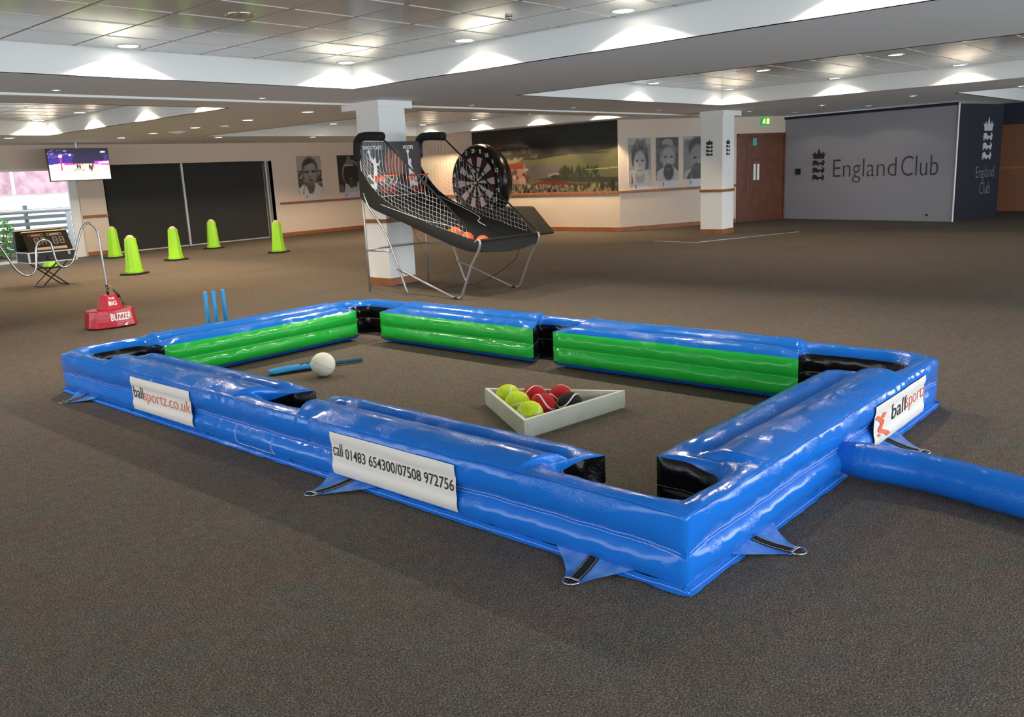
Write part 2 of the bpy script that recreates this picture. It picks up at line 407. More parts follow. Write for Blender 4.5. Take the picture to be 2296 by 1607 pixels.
def wall_box(name, a, b_, z0, z1, m, th=0.12, parent=None):
    """wall from a to b_; its visible face is the line a-b_, thickness goes to the left of a->b_"""
    a = Vector((*a, 0)); b_ = Vector((*b_, 0)); t = (b_-a).normalized(); n = Vector((-t.y, t.x, 0))*th
    vs = [a+Vector((0,0,z0)), b_+Vector((0,0,z0)), b_+n+Vector((0,0,z0)), a+n+Vector((0,0,z0)),
          a+Vector((0,0,z1)), b_+Vector((0,0,z1)), b_+n+Vector((0,0,z1)), a+n+Vector((0,0,z1))]
    return vs
BF = [(0,3,2,1),(4,5,6,7),(0,1,5,4),(1,2,6,5),(2,3,7,6),(3,0,4,7)]
def wall(name, segs, m):
    b = MB()
    for (a, c, z0, z1) in segs: b.add(wall_box(name, a, c, z0, z1, m), BF)
    return struct(b.build(name, m))
def strip(name, segs, m, th, off=0.0, k=True):
    b = MB()
    for (a, c, z0, z1) in segs:
        a = Vector((*a, 0)); c = Vector((*c, 0)); t = (c-a).normalized(); n = Vector((t.y, -t.x, 0))
        q = [a+n*0.001, c+n*0.001, c+n*th, a+n*th]
        b.add([p+Vector((0,0,z0)) for p in q]+[p+Vector((0,0,z1)) for p in q], BF)
    o = b.build(name, m, bevel=0.004)
    return struct(o) if k else o

# back wall (y = 20.5): window opening x 2.3..8.35, pier, blind recess x 8.95..13.45, plain wall
PW0, PW1 = Vector((16.6, 11.4, 0)), Vector((20.95, 9.42, 0))
EW0, EW1 = Vector((20.95, 9.42, 0)), Vector((20.13, 5.28, 0))
wall('wall_back', [((XW, YN), (2.3, YN), 0, ZC), ((2.3, YN), (8.35, YN), 2.0, ZC), ((8.35, YN), (8.95, YN), 0, ZC),
                   ((8.95, YN), (13.45, YN), 2.04, ZC), ((13.45, YN), (16.7, YN), 0, ZC)], 'wall')
wall('wall_mural', [((16.6, YN), (16.6, 11.4), 0, ZC)], 'wall')
wall('wall_portraits', [((16.6, 11.4), (PW0.lerp(PW1, 3.33/4.78).x, PW0.lerp(PW1, 3.33/4.78).y), 0, ZC),
                        ((PW0.lerp(PW1, 3.33/4.78).x, PW0.lerp(PW1, 3.33/4.78).y), (20.95, 9.42), 2.08, ZC)], 'wall')
wall('wall_left', [((XW, YS), (XW, -1), 0, ZC), ((XW, -1), (XW, 15), 2.4, ZC), ((XW, 15), (XW, YN), 0, ZC), ((XW, -1), (XW, 15), 0, 0.2)], 'wall')
wall('wall_front', [((XE, YS), (21.5, YS), 0, ZC), ((21.5, YS), (-3.5, YS), 2.42, ZC), ((21.5, YS), (-3.5, YS), 0, 0.2), ((-3.5, YS), (XW, YS), 0, ZC)], 'wall')
wall('wall_right', [((23.6, 6.0), (23.6, YS), 0, ZC)], mat('corridor_panel', (0.22, 0.085, 0.035), 0.5))
wn = wall('wall_partition', [((EW0.x, EW0.y), (EW1.x, EW1.y), 0, 2.46)], 'grey_wall')
# navy return beside the grey partition
dk = Vector((22.1, 4.866, 0))
wall('wall_navy', [((EW1.x, EW1.y), (dk.x, dk.y), 0, 2.44), ((dk.x, dk.y), (23.6, 5.25), 0, 2.44)], 'navy_wall')
struct(MB().box(23.2, 23.59, -2, 5.2, 2.03, 2.5).build('trim_1', 'navy_wall'))
strip('trim_2', [((23.6, 5.2), (23.6, -4.9), 1.0, 1.06)], 'wood', 0.02)
tr = EW1-(dk-EW1).normalized()*0.0
struct(MB().tube([EW1+Vector((-0.02,-0.02,0)), EW1+Vector((-0.02,-0.02,2.44))], 0.018, 8).build('trim_3', 'white_paint'))
strip('trim_4', [((EW0.x, EW0.y), (EW1.x, EW1.y), 2.41, 2.47)], 'navy_wall', 0.04)
MBt = strip('trim_5', [((EW0.x, EW0.y), (EW1.x, EW1.y), 0.0, 0.03)], 'grey_wall', 0.02)

# chair rails and baseboards
q1 = PW0.lerp(PW1, 3.28/4.78)
strip('trim_6', [((13.62, YN), (16.6, YN), 0.865, 0.925), ((8.36, YN), (8.94, YN), 0.865, 0.925), ((16.6, YN), (16.6, 11.4), 0.865, 0.925),
                 ((16.6, 11.4), (q1.x, q1.y), 0.865, 0.925)], 'wood', 0.03)
strip('baseboard_back', [((13.5, YN), (16.6, YN), 0, 0.10), ((8.36, YN), (8.94, YN), 0, 0.10)], 'wood', 0.02)
strip('baseboard_mural', [((16.6, YN), (16.6, 11.4), 0, 0.10), ((16.6, 11.4), (q1.x, q1.y), 0, 0.10)], 'wood', 0.02)

# track along the soffit between the pillars
struct(MB().box(-4.4, 18.0, 9.80, 9.90, 2.475, 2.499).build('trim_7', 'white_paint'))
# metal strip let into the carpet around the second pillar
b = MB(); P = [Vector((14.71, 9.28, 0)), Vector((14.55, 8.31, 0)), Vector((17.2, 7.4, 0))]
for a, c in ((P[0], P[1]), (P[1], P[2])):
    t = (c-a).normalized(); n = Vector((-t.y, t.x, 0))*0.022
    b.prism([(a-n)[:2], (c-n)[:2], (c+n)[:2], (a+n)[:2]], 0.0, 0.004)
struct(b.build('trim_8', 'alu'))

# ------------------------------------------------------------------ pillars
def pillar(x, y, s_, label, capz=2.40, cap=(0.01, 0.13, 0.02, 0.30)):
    o = empty('pillar', (x+s_/2, y+s_/2, 0), 0, label, 'pillar', 'square pillars')
    h = s_/2
    MB().box(-h, h, -h, h, 0, ZC-0.002).build('shaft', 'white_paint', o)
    MB().box(-h-cap[0], h+cap[1], -h-cap[2], h+cap[3], capz, ZC-0.001).build('capital', 'white_paint', o)
    MB().box(-h-0.012, h+0.012, -h-0.012, h+0.012, 0.0, 0.10).build('skirting', 'wood', o)
    MB().box(-h-0.018, h+0.018, -h-0.018, h+0.018, 0.865, 0.92).build('dado_rail', 'wood', o, bevel=0.006)
    return o
p1 = pillar(7.80, 9.23, 0.47, 'square white pillar directly behind the basketball arcade game')
p2 = pillar(16.42, 8.72, 0.50, 'square white pillar with a small dark crest on each face, in front of the wooden door', 2.40, (0.01, 0.28, 0.02, 0.02))

# ------------------------------------------------------------------ crest: crown over three lions
CROWN = [(0.12,0),(0.88,0),(0.93,0.38),(1.02,0.62),(0.86,0.50),(0.80,0.80),(0.70,0.52),(0.62,0.56),(0.56,0.86),(0.50,1.12),(0.44,0.86),(0.38,0.56),(0.30,0.52),(0.20,0.80),(0.14,0.50),(-0.02,0.62),(0.07,0.38)]
LION = [(0.02,0.05),(0.16,0.02),(0.20,0.20),(0.34,0.26),(0.40,0.05),(0.52,0.04),(0.50,0.22),(0.70,0.26),(0.74,0.05),(0.90,0.02),(0.88,0.16),(0.92,0.42),(0.96,0.62),(0.84,0.86),(0.92,0.92),(0.74,0.95),(0.80,0.62),(0.62,0.55),(0.44,0.58),(0.40,0.78),(0.28,0.95),(0.12,0.90),(0.06,0.74),(0.00,0.68),(0.12,0.58),(0.02,0.42),(0.0,0.30),(0.14,0.34),(0.10,0.18)]
def crest(name, mtx, W, H, material, parent=None, small=False):
    b = MB(); d = 0.004
    ch = H*0.33; b.prism([(x*W, H-ch+yy*ch*0.86) for x, yy in CROWN], 0.0, d, mtx)
    lh = (H-ch)/3
    for k in range(3):
        b.prism([(x*W, k*lh+yy*lh*0.84) for x, yy in LION], 0.0, d, mtx)
    return b.build(name, material, parent)
ew = (EW1-EW0).normalized(); ewn = Vector((ew.y, -ew.x, 0)); 
if ewn.x > 0: ewn = -ewn
fE = frame(EW0+ewn*0.004, ew, (0,0,1))
c1 = tag(crest('wall_crest', fE@Matrix.Translation((0.78,0.93,0)), 0.37, 0.76, 'crest_dark'), 'dark crown and three lions crest on the grey partition left of the large lettering', 'crest')
def wall_text(txt, mtx, box, material, label, name='wall_lettering', off=-0.012, spacing=1.0, solid=0.006):
    vs, fs = text_geo(txt, 1.0, off, spacing); vs = fit(vs, *box)
    o = MB().add([mtx@(v+Vector((0,0,0.003))) for v in vs], fs).build(name, material, None, recalc=False)
    return tag(o, label, 'lettering')
wall_text('England', fE, (1.36, 2.93, 0.86, 1.40), 'letters_grey', 'large thin dark grey word England on the grey partition', off=-0.013)
wall_text('Club', fE, (3.04, 3.87, 0.985, 1.42), 'letters_grey', 'large thin dark grey word Club on the grey partition', off=-0.013)
tag(MB().box(0.34, 0.47, 1.08, 1.22, 0.0, 0.03, fE).build('wall_box', 'black_plastic'), 'small black square box on the grey partition beside the crest', 'box')
tag(MB().box(3.66, 3.70, 0.12, 0.16, 0.0, 0.02, fE).build('socket', 'black_plastic'), 'tiny dark socket low on the right end of the grey partition', 'socket')
dw = (dk-EW1).normalized(); fD = frame(EW1+Vector((dw.y, -dw.x, 0))*0.004, dw, (0,0,1))
tag(crest('wall_crest', fD@Matrix.Translation((1.12,1.26,0)), 0.46, 0.92, 'crest_light'), 'pale crown and three lions crest high on the navy panel', 'crest')
wall_text('England', fD, (0.92, 1.74, 0.80, 1.12), 'letters_light', 'pale word England under the crest on the navy panel')
wall_text('Club', fD, (1.12, 1.60, 0.52, 0.78), 'letters_light', 'pale word Club, lowest writing on the navy panel')
# small crests on the second pillar (printed on its faces, so parts of it)
cl = crest('pillar_crest', frame(Vector((16.418-16.67, 0.03+0.10, 1.60)), (0,-1,0), (0,0,1)), 0.17, 0.34, 'crest_dark', p2)
cr = crest('pillar_crest', frame(Vector((-0.10, -0.252, 1.60)), (1,0,0), (0,0,1)), 0.17, 0.34, 'crest_dark', p2)

# ------------------------------------------------------------------ door, signs
pw = (PW1-PW0).normalized(); fP = frame(PW0+Vector((pw.y, -pw.x, 0))*0.0, pw, (0,0,1))
def FB(b, x0, x1, z0, z1, d0, d1): b.box(x0, x1, z0, z1, d0, d1, fP)
d = MB(); FB(d, 3.34, 4.76, 0.0, 2.08, -0.06, 0.0); door = struct(d.build('door_1', 'door'))
b = MB(); FB(b, 3.30, 3.36, 0, 2.10, 0.0, 0.025); FB(b, 3.30, 4.78, 2.05, 2.11, 0.0, 0.025); FB(b, 4.74, 4.78, 0, 2.10, 0, 0.025)
b.build('door_frame', 'door', door)
b = MB()
for x0, x1 in ((3.62, 3.655), (4.08, 4.115)): FB(b, x0, x1, 0.55, 1.86, 0.0, 0.008)
FB(b, 3.62, 4.115, 1.84, 1.875, 0.0, 0.008)
b.build('door_bead', 'door_edge', door)
b = MB(); FB(b, 3.80, 3.98, 0.98, 1.44, 0.0, 0.006); b.build('push_plate', 'door_edge', door)
b = MB(); FB(b, 3.80, 3.87, 1.00, 1.38, 0.007, 0.02); FB(b, 3.91, 3.98, 1.00, 1.38, 0.007, 0.02); b.build('vision_panel', 'white_vinyl', door)
b = MB(); FB(b, 3.78, 3.90, 1.82, 2.0, 0.001, 0.01); t = tag(b.build('door_sign', 'sign_teal'), 'small teal sign at the top of the wooden door', 'sign')
ex = empty('exit_sign', fP@Vector((4.13, 2.29, 0.03)), 0, 'green emergency exit sign above the wooden door', 'sign')
iv = Matrix.Translation(-ex.location)
b = MB().box(4.00, 4.26, 2.29, 2.47, 0.01, 0.05, iv@fP); b.build('sign_panel', 'exit_green', ex)
b = MB().prism([(4.03,2.33),(4.07,2.33),(4.08,2.38),(4.10,2.33),(4.12,2.33),(4.105,2.40),(4.12,2.42),(4.09,2.45),(4.05,2.42)], 0.051, 0.054, iv@fP)
b.prism([(4.15,2.32),(4.235,2.32),(4.235,2.45),(4.15,2.45)], 0.051, 0.054, iv@fP); b.build('pictogram', 'exit_yellow', ex)

# ------------------------------------------------------------------ portraits
def portrait(kind):
    p = Paint(54, 70, g(150))
    r = random.Random(kind)
    if kind == 0:
        p.a[:] = g(165); p.rect(0, 1, 0, 0.62, g(70)); p.specks(70, 0, 1, 0.05, 0.62, [g(150), g(40), g(90), g(180)], (0.02,0.05), (0.02,0.04), 3)
        p.poly([(0,0),(0,0.16),(0.25,0.26),(0.7,0.3),(1,0.14),(1,0)], g(210)); p.ell(0.46,0.22,0.22,0.24,g(92)); p.poly([(0.2,0),(0.3,0.24),(0.42,0)],g(215)); p.poly([(0.62,0),(0.72,0.26),(0.9,0)],g(215)); p.poly([(0.15,0),(0.22,0.2),(0.19,0)],g(40))
        p.ell(0.52,0.66,0.33,0.31,g(48)); p.ell(0.52,0.55,0.285,0.30,g(138)); p.ell(0.56,0.72,0.18,0.08,g(150)); p.poly([(0.2,0.72),(0.3,0.86),(0.6,0.88),(0.62,0.82),(0.3,0.74)],g(48)); p.ell(0.38,0.58,0.11,0.035,g(58)); p.ell(0.66,0.59,0.11,0.035,g(58)); p.ell(0.50,0.46,0.06,0.03,g(85)); p.ell(0.52,0.37,0.12,0.018,g(70)); p.ell(0.55,0.33,0.08,0.02,g(100))
        p.ell(0.53,0.52,0.03,0.07,g(160),0.5); p.ell(0.42,0.28,0.18,0.03,g(100),0.5)
    elif kind == 1:
        p.a[:] = g(42); p.rect(0, 0.22, 0, 0.2, g(95)); p.ell(0.60,0.5,0.42,0.36,g(150),0.06); p.ell(0.60,0.47,0.38,0.35,g(44),0.06); p.poly([(0.35,0.75),(0.47,0.98),(0.55,0.98),(0.70,0.75)], g(118)); p.rect(0.33,0.72,0.71,0.75,g(170))
        p.poly([(0.22,0),(0.3,0.25),(0.5,0.16),(0.75,0.15),(0.9,0.3),(1,0.25),(1,0)], g(190)); p.ell(0.57,0.21,0.12,0.11,g(72)); p.ell(0.76,0.22,0.08,0.10,g(60)); p.ell(0.55,0.37,0.04,0.015,g(170))
    elif kind == 2:
        p.a[:] = g(165); p.rect(0,1,0.3,0.85,g(140)); p.ell(0.5,0.70,0.37,0.20,g(70)); p.specks(40,0.22,0.78,0.62,0.93,[g(60),g(110),g(85)],(0.04,0.08),(0.03,0.06),5)
        p.ell(0.22,0.52,0.09,0.16,g(62)); p.ell(0.80,0.48,0.10,0.22,g(66)); p.poly([(0.05,0),(0.15,0.3),(0.5,0.2),(0.85,0.3),(1,0)],g(178)); p.ell(0.5,0.12,0.22,0.16,g(138)); p.ell(0.5,0.44,0.26,0.27,g(165)); p.ell(0.38,0.50,0.07,0.022,g(78)); p.ell(0.62,0.50,0.07,0.022,g(78)); p.ell(0.5,0.40,0.04,0.05,g(150)); p.ell(0.5,0.28,0.10,0.015,g(100)); p.poly([(0.1,0),(0.14,0.25),(0.2,0)],g(80))
    elif kind == 3:
        p.a[:] = g(62); p.specks(40,0,1,0.2,1,[g(50),g(85),g(70)],(0.05,0.1),(0.05,0.1),6); p.poly([(0,0),(0.03,0.22),(0.35,0.33),(0.75,0.33),(1,0.2),(1,0)],g(178)); p.ell(0.53,0.60,0.34,0.33,g(120)); p.ell(0.5,0.88,0.24,0.09,g(140)); p.ell(0.4,0.78,0.22,0.06,g(75)); p.ell(0.53,0.52,0.27,0.26,g(148)); p.ell(0.41,0.55,0.08,0.026,g(62)); p.ell(0.68,0.55,0.08,0.026,g(62)); p.ell(0.55,0.45,0.05,0.06,g(160),0.5); p.ell(0.55,0.20,0.24,0.20,g(44)); p.ell(0.55,0.33,0.17,0.035,g(40)); p.ell(0.54,0.27,0.09,0.015,g(120)); p.ell(0.2,0.5,0.04,0.07,g(130))
    else:
        p.a[:] = g(120); p.rect(0,1,0.8,1,g(165)); p.ell(0.2,0.85,0.2,0.08,g(105)); p.poly([(0,0),(0.05,0.18),(0.3,0.25),(0.8,0.25),(1,0)],g(165)); p.ell(0.62,0.72,0.42,0.27,g(52)); p.ell(0.62,0.50,0.34,0.30,g(128)); p.ell(0.60,0.15,0.30,0.22,g(66)); p.ell(0.5,0.50,0.09,0.03,g(48)); p.ell(0.80,0.50,0.09,0.03,g(48)); p.ell(0.68,0.33,0.18,0.035,g(58)); p.ell(0.55,0.25,0.22,0.06,g(78)); p.ell(0.68,0.42,0.05,0.06,g(142),0.5); p.poly([(0.1,0),(0.28,0.2),(0.32,0)],g(50))
    return p
def hang_portrait(kind, mtx, x0, W, z0, H, label):
    o = empty('portrait_print', (mtx@Vector((x0+W/2, z0, 0))), 0, label, 'picture', 'black and white player portraits')
    m_ = Matrix.Translation(-o.location)@mtx
    MB().box(x0, x0+W, z0, z0+H, 0.002, 0.022, m_).build('canvas', 'canvas_side', o)
    portrait(kind).build('photograph', m_@Matrix.Translation((x0, z0, 0.024)), W, H, 'paint_attr', o)
    c = tag(MB().box(x0+W*0.22, x0+W*0.92, z0-0.20, z0-0.01, 0.002, 0.006, mtx).build('caption_card', 'card'), 'pale caption card under the '+label.split(' on ')[0].split(',')[0], 'label', 'caption cards under the portraits')
    crest('card_crest', mtx@Matrix.Translation((x0+W*0.30, z0-0.12, 0.007)), 0.03, 0.08, 'crest_dark', c)
fB = frame(Vector((0, YN, 0)), (1,0,0), (0,0,1))
hang_portrait(0, fB, 14.26, 0.80, 1.11, 1.03, 'portrait of a short-haired man in an open white collar on the back wall')
hang_portrait(1, fB, 15.64, 0.80, 1.09, 1.05, 'dark portrait print of a bending figure on the back wall beside the arcade game')
hang_portrait(2, fP, 0.24, 0.60, 1.08, 1.01, 'portrait of a curly-haired man with a bright collar, nearest the mural')
hang_portrait(3, fP, 0.99, 0.61, 1.10, 0.98, 'portrait of a bearded man on a dark ground, middle of the angled wall')
hang_portrait(4, fP, 1.76, 0.61, 1.11, 0.98, 'portrait of a dark-haired moustached man partly behind the pillar')

# ------------------------------------------------------------------ mural
mu = Paint(260, 110, srgb(40, 44, 38))
# coordinates: x from the far (left) end to the corner (right), y up
mu.poly([(0,0),(0,0.42),(1,0.66),(1,0)], srgb(98, 98, 68)); mu.rect(0,1,0,1,srgb(45,48,40),0.15)
mu.poly([(0,0.55),(0.25,0.56),(0.42,0.58),(0.42,0.5),(1,0.62),(1,1),(0,1)], srgb(46, 44, 40))
mu.ell(0.92,0.85,0.35,0.18,srgb(34,42,36),0.5)
mu.poly([(0.05,0.74),(0.36,0.80),(0.44,0.70),(0.2,0.66),(0.05,0.66)], srgb(140,118,112)); mu.poly([(0.05,0.76),(0.36,0.83),(0.38,0.79),(0.05,0.71)], srgb(120,60,58)); mu.rect(0,0.3,0.67,0.70,srgb(52,46,46))
mu.poly([(0,0.42),(0.3,0.45),(0.45,0.6),(0.2,0.58),(0,0.55)], srgb(118,112,78)); mu.specks(120,0.1,0.48,0.56,0.68,[srgb(70,68,60),srgb(96,90,80),srgb(48,46,42)],(0.008,0.02),(0.02,0.05),11)
mu.poly([(0.1,0.15),(0.1,0.44),(0.62,0.42),(0.66,0.22)], srgb(92,84,84)); mu.poly([(0.22,0.16),(0.22,0.44),(0.38,0.46),(0.41,0.13)], srgb(150,112,104)); mu.poly([(0.21,0.38),(0.21,0.45),(0.38,0.48),(0.38,0.38)], srgb(118,50,46)); mu.specks(26,0.22,0.40,0.14,0.36,[srgb(80,62,62),srgb(170,140,130),srgb(60,56,52)],(0.008,0.02),(0.02,0.05),12)
mu.poly([(0.42,0.12),(0.55,0.20),(0.75,0.12),(0.9,0.06),(0.5,0.05)], srgb(112,44,44)); mu.poly([(0.45,0.2),(0.62,0.24),(1,0.2),(1,0.13),(0.8,0.14)], srgb(56,60,38)); mu.ell(0.6,0.26,0.05,0.035,srgb(126,120,122)); mu.ell(0.6,0.24,0.035,0.025,srgb(50,44,46))
mu.specks(40,0.62,0.88,0.20,0.36,[srgb(40,50,34),srgb(52,58,40)],(0.006,0.012),(0.03,0.07),13); mu.poly([(0.8,0.33),(1,0.35),(1,0.33),(0.8,0.32)], srgb(150,150,90))
mu.specks(300,0.2,1.0,0.0,0.11,[srgb(60,56,52),srgb(150,144,136),srgb(104,96,90),srgb(44,42,40),srgb(130,120,96)],(0.005,0.010),(0.015,0.04),14); mu.specks(60,0.72,0.98,0.0,0.10,[srgb(140,128,96),srgb(60,56,40)],(0.006,0.012),(0.015,0.04),15)
mu.poly([(0.0,0),(0.0,0.16),(0.12,0.2),(0.22,0.13),(0.22,0)], srgb(128,66,46)); mu.poly([(0.1,0.02),(0.12,0.14),(0.22,0.10),(0.2,0)], srgb(110,116,72))
mu.ell(0.97,0.10,0.012,0.10,srgb(44,38,34)); mu.ell(0.90,0.09,0.010,0.08,srgb(40,54,38)); mu.specks(40,0,1,0.55,1,[srgb(40,40,36),srgb(58,54,48)],(0.05,0.12),(0.01,0.03),17,0.5)
fM = frame(Vector((16.6, 15.98, 0)), (0,-1,0), (0,0,1))
mo = empty('wall_mural', (16.6, 13.7, 0.925), 0, 'long printed stadium mural of a green pitch and crowd, behind the inflatable dartboard', 'mural')
iv = Matrix.Translation(-mo.location)
MB().box(0, 4.56, 0.926, 2.499, 0.002, 0.010, iv@fM).build('backing_board', 'canvas_side', mo)
mu.a *= 0.72; mu.build('print', iv@fM@Matrix.Translation((0, 0.927, 0.012)), 4.56, 1.57, 'paint_attr', mo)

# ------------------------------------------------------------------ back windows: glazed opening and closed blinds
def far_window():
    wnd = MB()
    for x0, x1, z0, z1 in ((2.3, 8.35, 0.0, 0.05), (2.3, 8.35, 1.95, 2.0), (5.2, 5.26, 0.05, 1.95), (8.17, 8.35, 0.05, 1.95)):
        wnd.box(x0, x1, YN+0.06, YN+0.14, z0, z1)
    w1 = struct(wnd.build('window_1', 'white_paint'))
    MB().box(2.3, 8.17, YN+0.095, YN+0.105, 0.05, 1.95).build('pane', 'glass', w1)
    # recess and closed blinds
    rc = MB()
    rc.box(8.95, 13.45, YN+0.30, YN+0.36, 0, 2.2); rc.box(8.93, 8.95, YN+0.0, YN+0.36, 0, 2.04); rc.box(13.45, 13.47, YN, YN+0.36, 0, 2.04); rc.box(8.95, 13.45, YN+0.1, YN+0.36, 2.04, 2.06)
    struct(rc.build('window_2', 'white_paint'))
    for (x0, x1, lb) in ((8.96, 10.90, 'closed dark roller blind left of the two, beside the television pier'), (10.96, 13.26, 'closed dark roller blind right of the two, nearer the portraits')):
        o = empty('roller_blind', ((x0+x1)/2, YN+0.12, 0), 0, lb, 'blind', 'dark roller blinds'); cx = (x0+x1)/2
        MB().box(x0-cx, x1-cx, -0.004, 0.004, 0.03, 2.0).build('blind_fabric', 'blind', o)
        MB().tube([(x0-cx, 0, 2.0), (x1-cx, 0, 2.0)], 0.035, 10).build('roller', 'blind', o)
        MB().box(x0-cx, x1-cx, -0.012, 0.012, 0.0, 0.03).build('bottom_bar', 'alu', o)
    struct(MB().box(10.905, 10.955, YN+0.06, YN+0.16, 0, 2.03).build('trim_9', 'alu'))
    struct(MB().box(13.30, 13.34, YN+0.06, YN+0.16, 0, 2.03).build('trim_10', 'alu'))
far_window()

# outside the far window
out = struct(MB().box(-6, 16, YN+0.37, 40, -0.30, -0.06).build('ground', 'stone'))
fn = empty('slatted_fence', (7.0, 23.4, -0.06), 0, 'grey horizontal slat fence outside the far left window', 'fence')
b = MB()
for k in range(7): b.box(-3.6, 3.6, -0.02, 0.02, 0.10+k*0.16, 0.19+k*0.16)
b.build('slats', 'fence_grey', fn)
for x in (-3.6, -1.2, 1.2, 3.6): MB().box(x-0.04, x+0.04, 0.02, 0.10, 0, 1.25).build('fence_post', 'fence_grey', fn)
rl = empty('handrail', (6.2, 21.9, -0.06), 0, 'pale metal handrail just outside the far left window', 'railing')
MB().tube([(-4, 0, 1.12), (2.6, 0, 1.12)], 0.045, 8).build('top_rail', 'alu', rl)
for x in (-3.8, -1.2, 2.4): MB().box(x-0.05, x+0.05, -0.03, 0.03, 0, 1.08).build('rail_post', 'alu', rl)
pk = empty('clad_building', (5.5, 30, -0.06), 0, 'blurry pink clad building seen through the top of the far left window', 'building')
MB().box(-7, 10, 0, 3, 1.50, 4.2).build('cladding', 'pink_wall', pk)
MB().box(-7, 10, 0.1, 3, 0.0, 1.49).build('plinth', 'white_paint', pk)
for k in range(9): MB().box(-5.5+k*1.7, -5.42+k*1.7, -0.06, 0, 1.50, 4.2).build('cladding_joint', 'white_paint', pk)
def shrub(x, y, r, h, label, n, seed):
    rr = random.Random(seed)
    o = empty('garden_shrub', (x, y, -0.06), 0, label, 'shrub')
    b = MB()
    for _ in range(n):
        a = rr.uniform(0, 2*PI); ph = math.acos(rr.uniform(-1, 1)); q = r*rr.uniform(0.55, 1)
        c = Vector((q*math.sin(ph)*math.cos(a), q*math.sin(ph)*math.sin(a)*0.8, h/2+h/2*rr.uniform(0.6, 1)*math.cos(ph)))
        u = Vector((rr.gauss(0,1), rr.gauss(0,1), rr.gauss(0,1))).normalized(); v = u.cross(Vector((rr.gauss(0,1), rr.gauss(0,1), rr.gauss(0,1)))).normalized(); s_ = rr.uniform(0.03, 0.055)
        b.add([c-u*s_, c+v*s_*0.5, c+u*s_, c-v*s_*0.5], [(0,1,2,3)])
    b.build('foliage', 'leaf', o, recalc=False)
    s2 = MB()
    for k in range(5): s2.tube([(0,0,0), (r*0.5*math.cos(k*1.3), r*0.4*math.sin(k*1.3), h*0.7)], 0.012, 6)
    s2.build('stems', 'wood', o)
shrub(7.15, 22.4, 0.48, 1.10, 'leafy green shrub outside the far left window, at the edge of the photo', 900, 1)
shrub(7.95, 22.6, 0.30, 0.62, 'smaller sunlit shrub outside the window behind the scoreboard case', 420, 2)

# ------------------------------------------------------------------ television
tv = empty('television', (8.1, 19.62, 1.70), 0, 'wall-side television hung from the ceiling showing a netball match', 'television')
MB().box(-0.65, 0.65, 0.0, 0.05, 0.0, 0.68).build('casing', 'black_plastic', tv, bevel=0.006)
MB().tube([(0, 0.05, 0.5), (0, 0.05, 0.8)], 0.02, 10).tube([(0, 0.05, 0.66), (0, 0.05, 0.799)], 0.028, 12).build('ceiling_pole', 'chrome', tv)
sc = Paint(120, 62, srgb(24, 14, 50)); W_ = srgb(255,255,250)
sc.rect(0,1,0,0.52,srgb(240,205,170)); sc.poly([(0,0.30),(0.5,0.42),(1,0.40),(1,0),(0,0)],srgb(250,225,195)); sc.rect(0,1,0,0.16,srgb(255,245,220))
sc.poly([(0,0.92),(0,0.5),(0.35,0.54),(0.45,0.85),(0.2,0.95)],srgb(48,28,130)); sc.poly([(0,0.30),(0,0.5),(0.18,0.54),(0.42,0.56),(0.42,0.48),(0.15,0.40)],srgb(240,235,250)); sc.rect(0.25,0.42,0.50,0.56,srgb(230,40,160))
sc.poly([(0.75,0.50),(0.75,0.60),(1,0.62),(1,0.46)],srgb(190,60,240)); sc.poly([(0.82,0.53),(0.82,0.57),(1,0.60),(1,0.52)],W_); sc.rect(0.4,0.75,0.52,0.75,srgb(28,14,56)); sc.rect(0,1,0.86,1,srgb(16,10,34)); sc.specks(30,0,0.3,0.7,1,[srgb(120,100,200),srgb(60,40,120),srgb(20,12,40)],(0.01,0.03),(0.01,0.03),4)
sc.rect(0.185,0.215,0.32,0.82,srgb(235,40,120)); sc.rect(0.17,0.23,0.74,0.82,srgb(230,220,240)); sc.rect(0.34,0.38,0.78,0.84,srgb(200,200,230)); sc.rect(0.87,0.95,0.88,0.93,srgb(210,210,240)); sc.rect(0.92,0.99,0.6,0.82,srgb(60,30,110))
for x, y, c in ((0.42,0.42,W_),(0.46,0.45,srgb(40,24,60)),(0.50,0.44,srgb(90,60,60)),(0.55,0.42,srgb(235,225,225)),(0.66,0.42,srgb(60,40,60)),(0.69,0.38,srgb(40,26,50)),(0.72,0.48,srgb(120,50,80))):
    sc.ell(x,y,0.018,0.07,c,0.2); sc.ell(x,y+0.08,0.009,0.02,srgb(70,40,34),0.2); sc.poly([(x-0.012,y-0.05),(x-0.018,y-0.15),(x-0.01,y-0.15),(x,y-0.05)],srgb(80,50,40)); sc.poly([(x+0.004,y-0.05),(x+0.016,y-0.15),(x+0.022,y-0.14),(x+0.014,y-0.05)],srgb(80,50,40))
sc.build('screen', frame(Vector((-0.635, -0.004, 0.018)), (1,0,0), (0,0,1)), 1.27, 0.645, 'screen', tv)

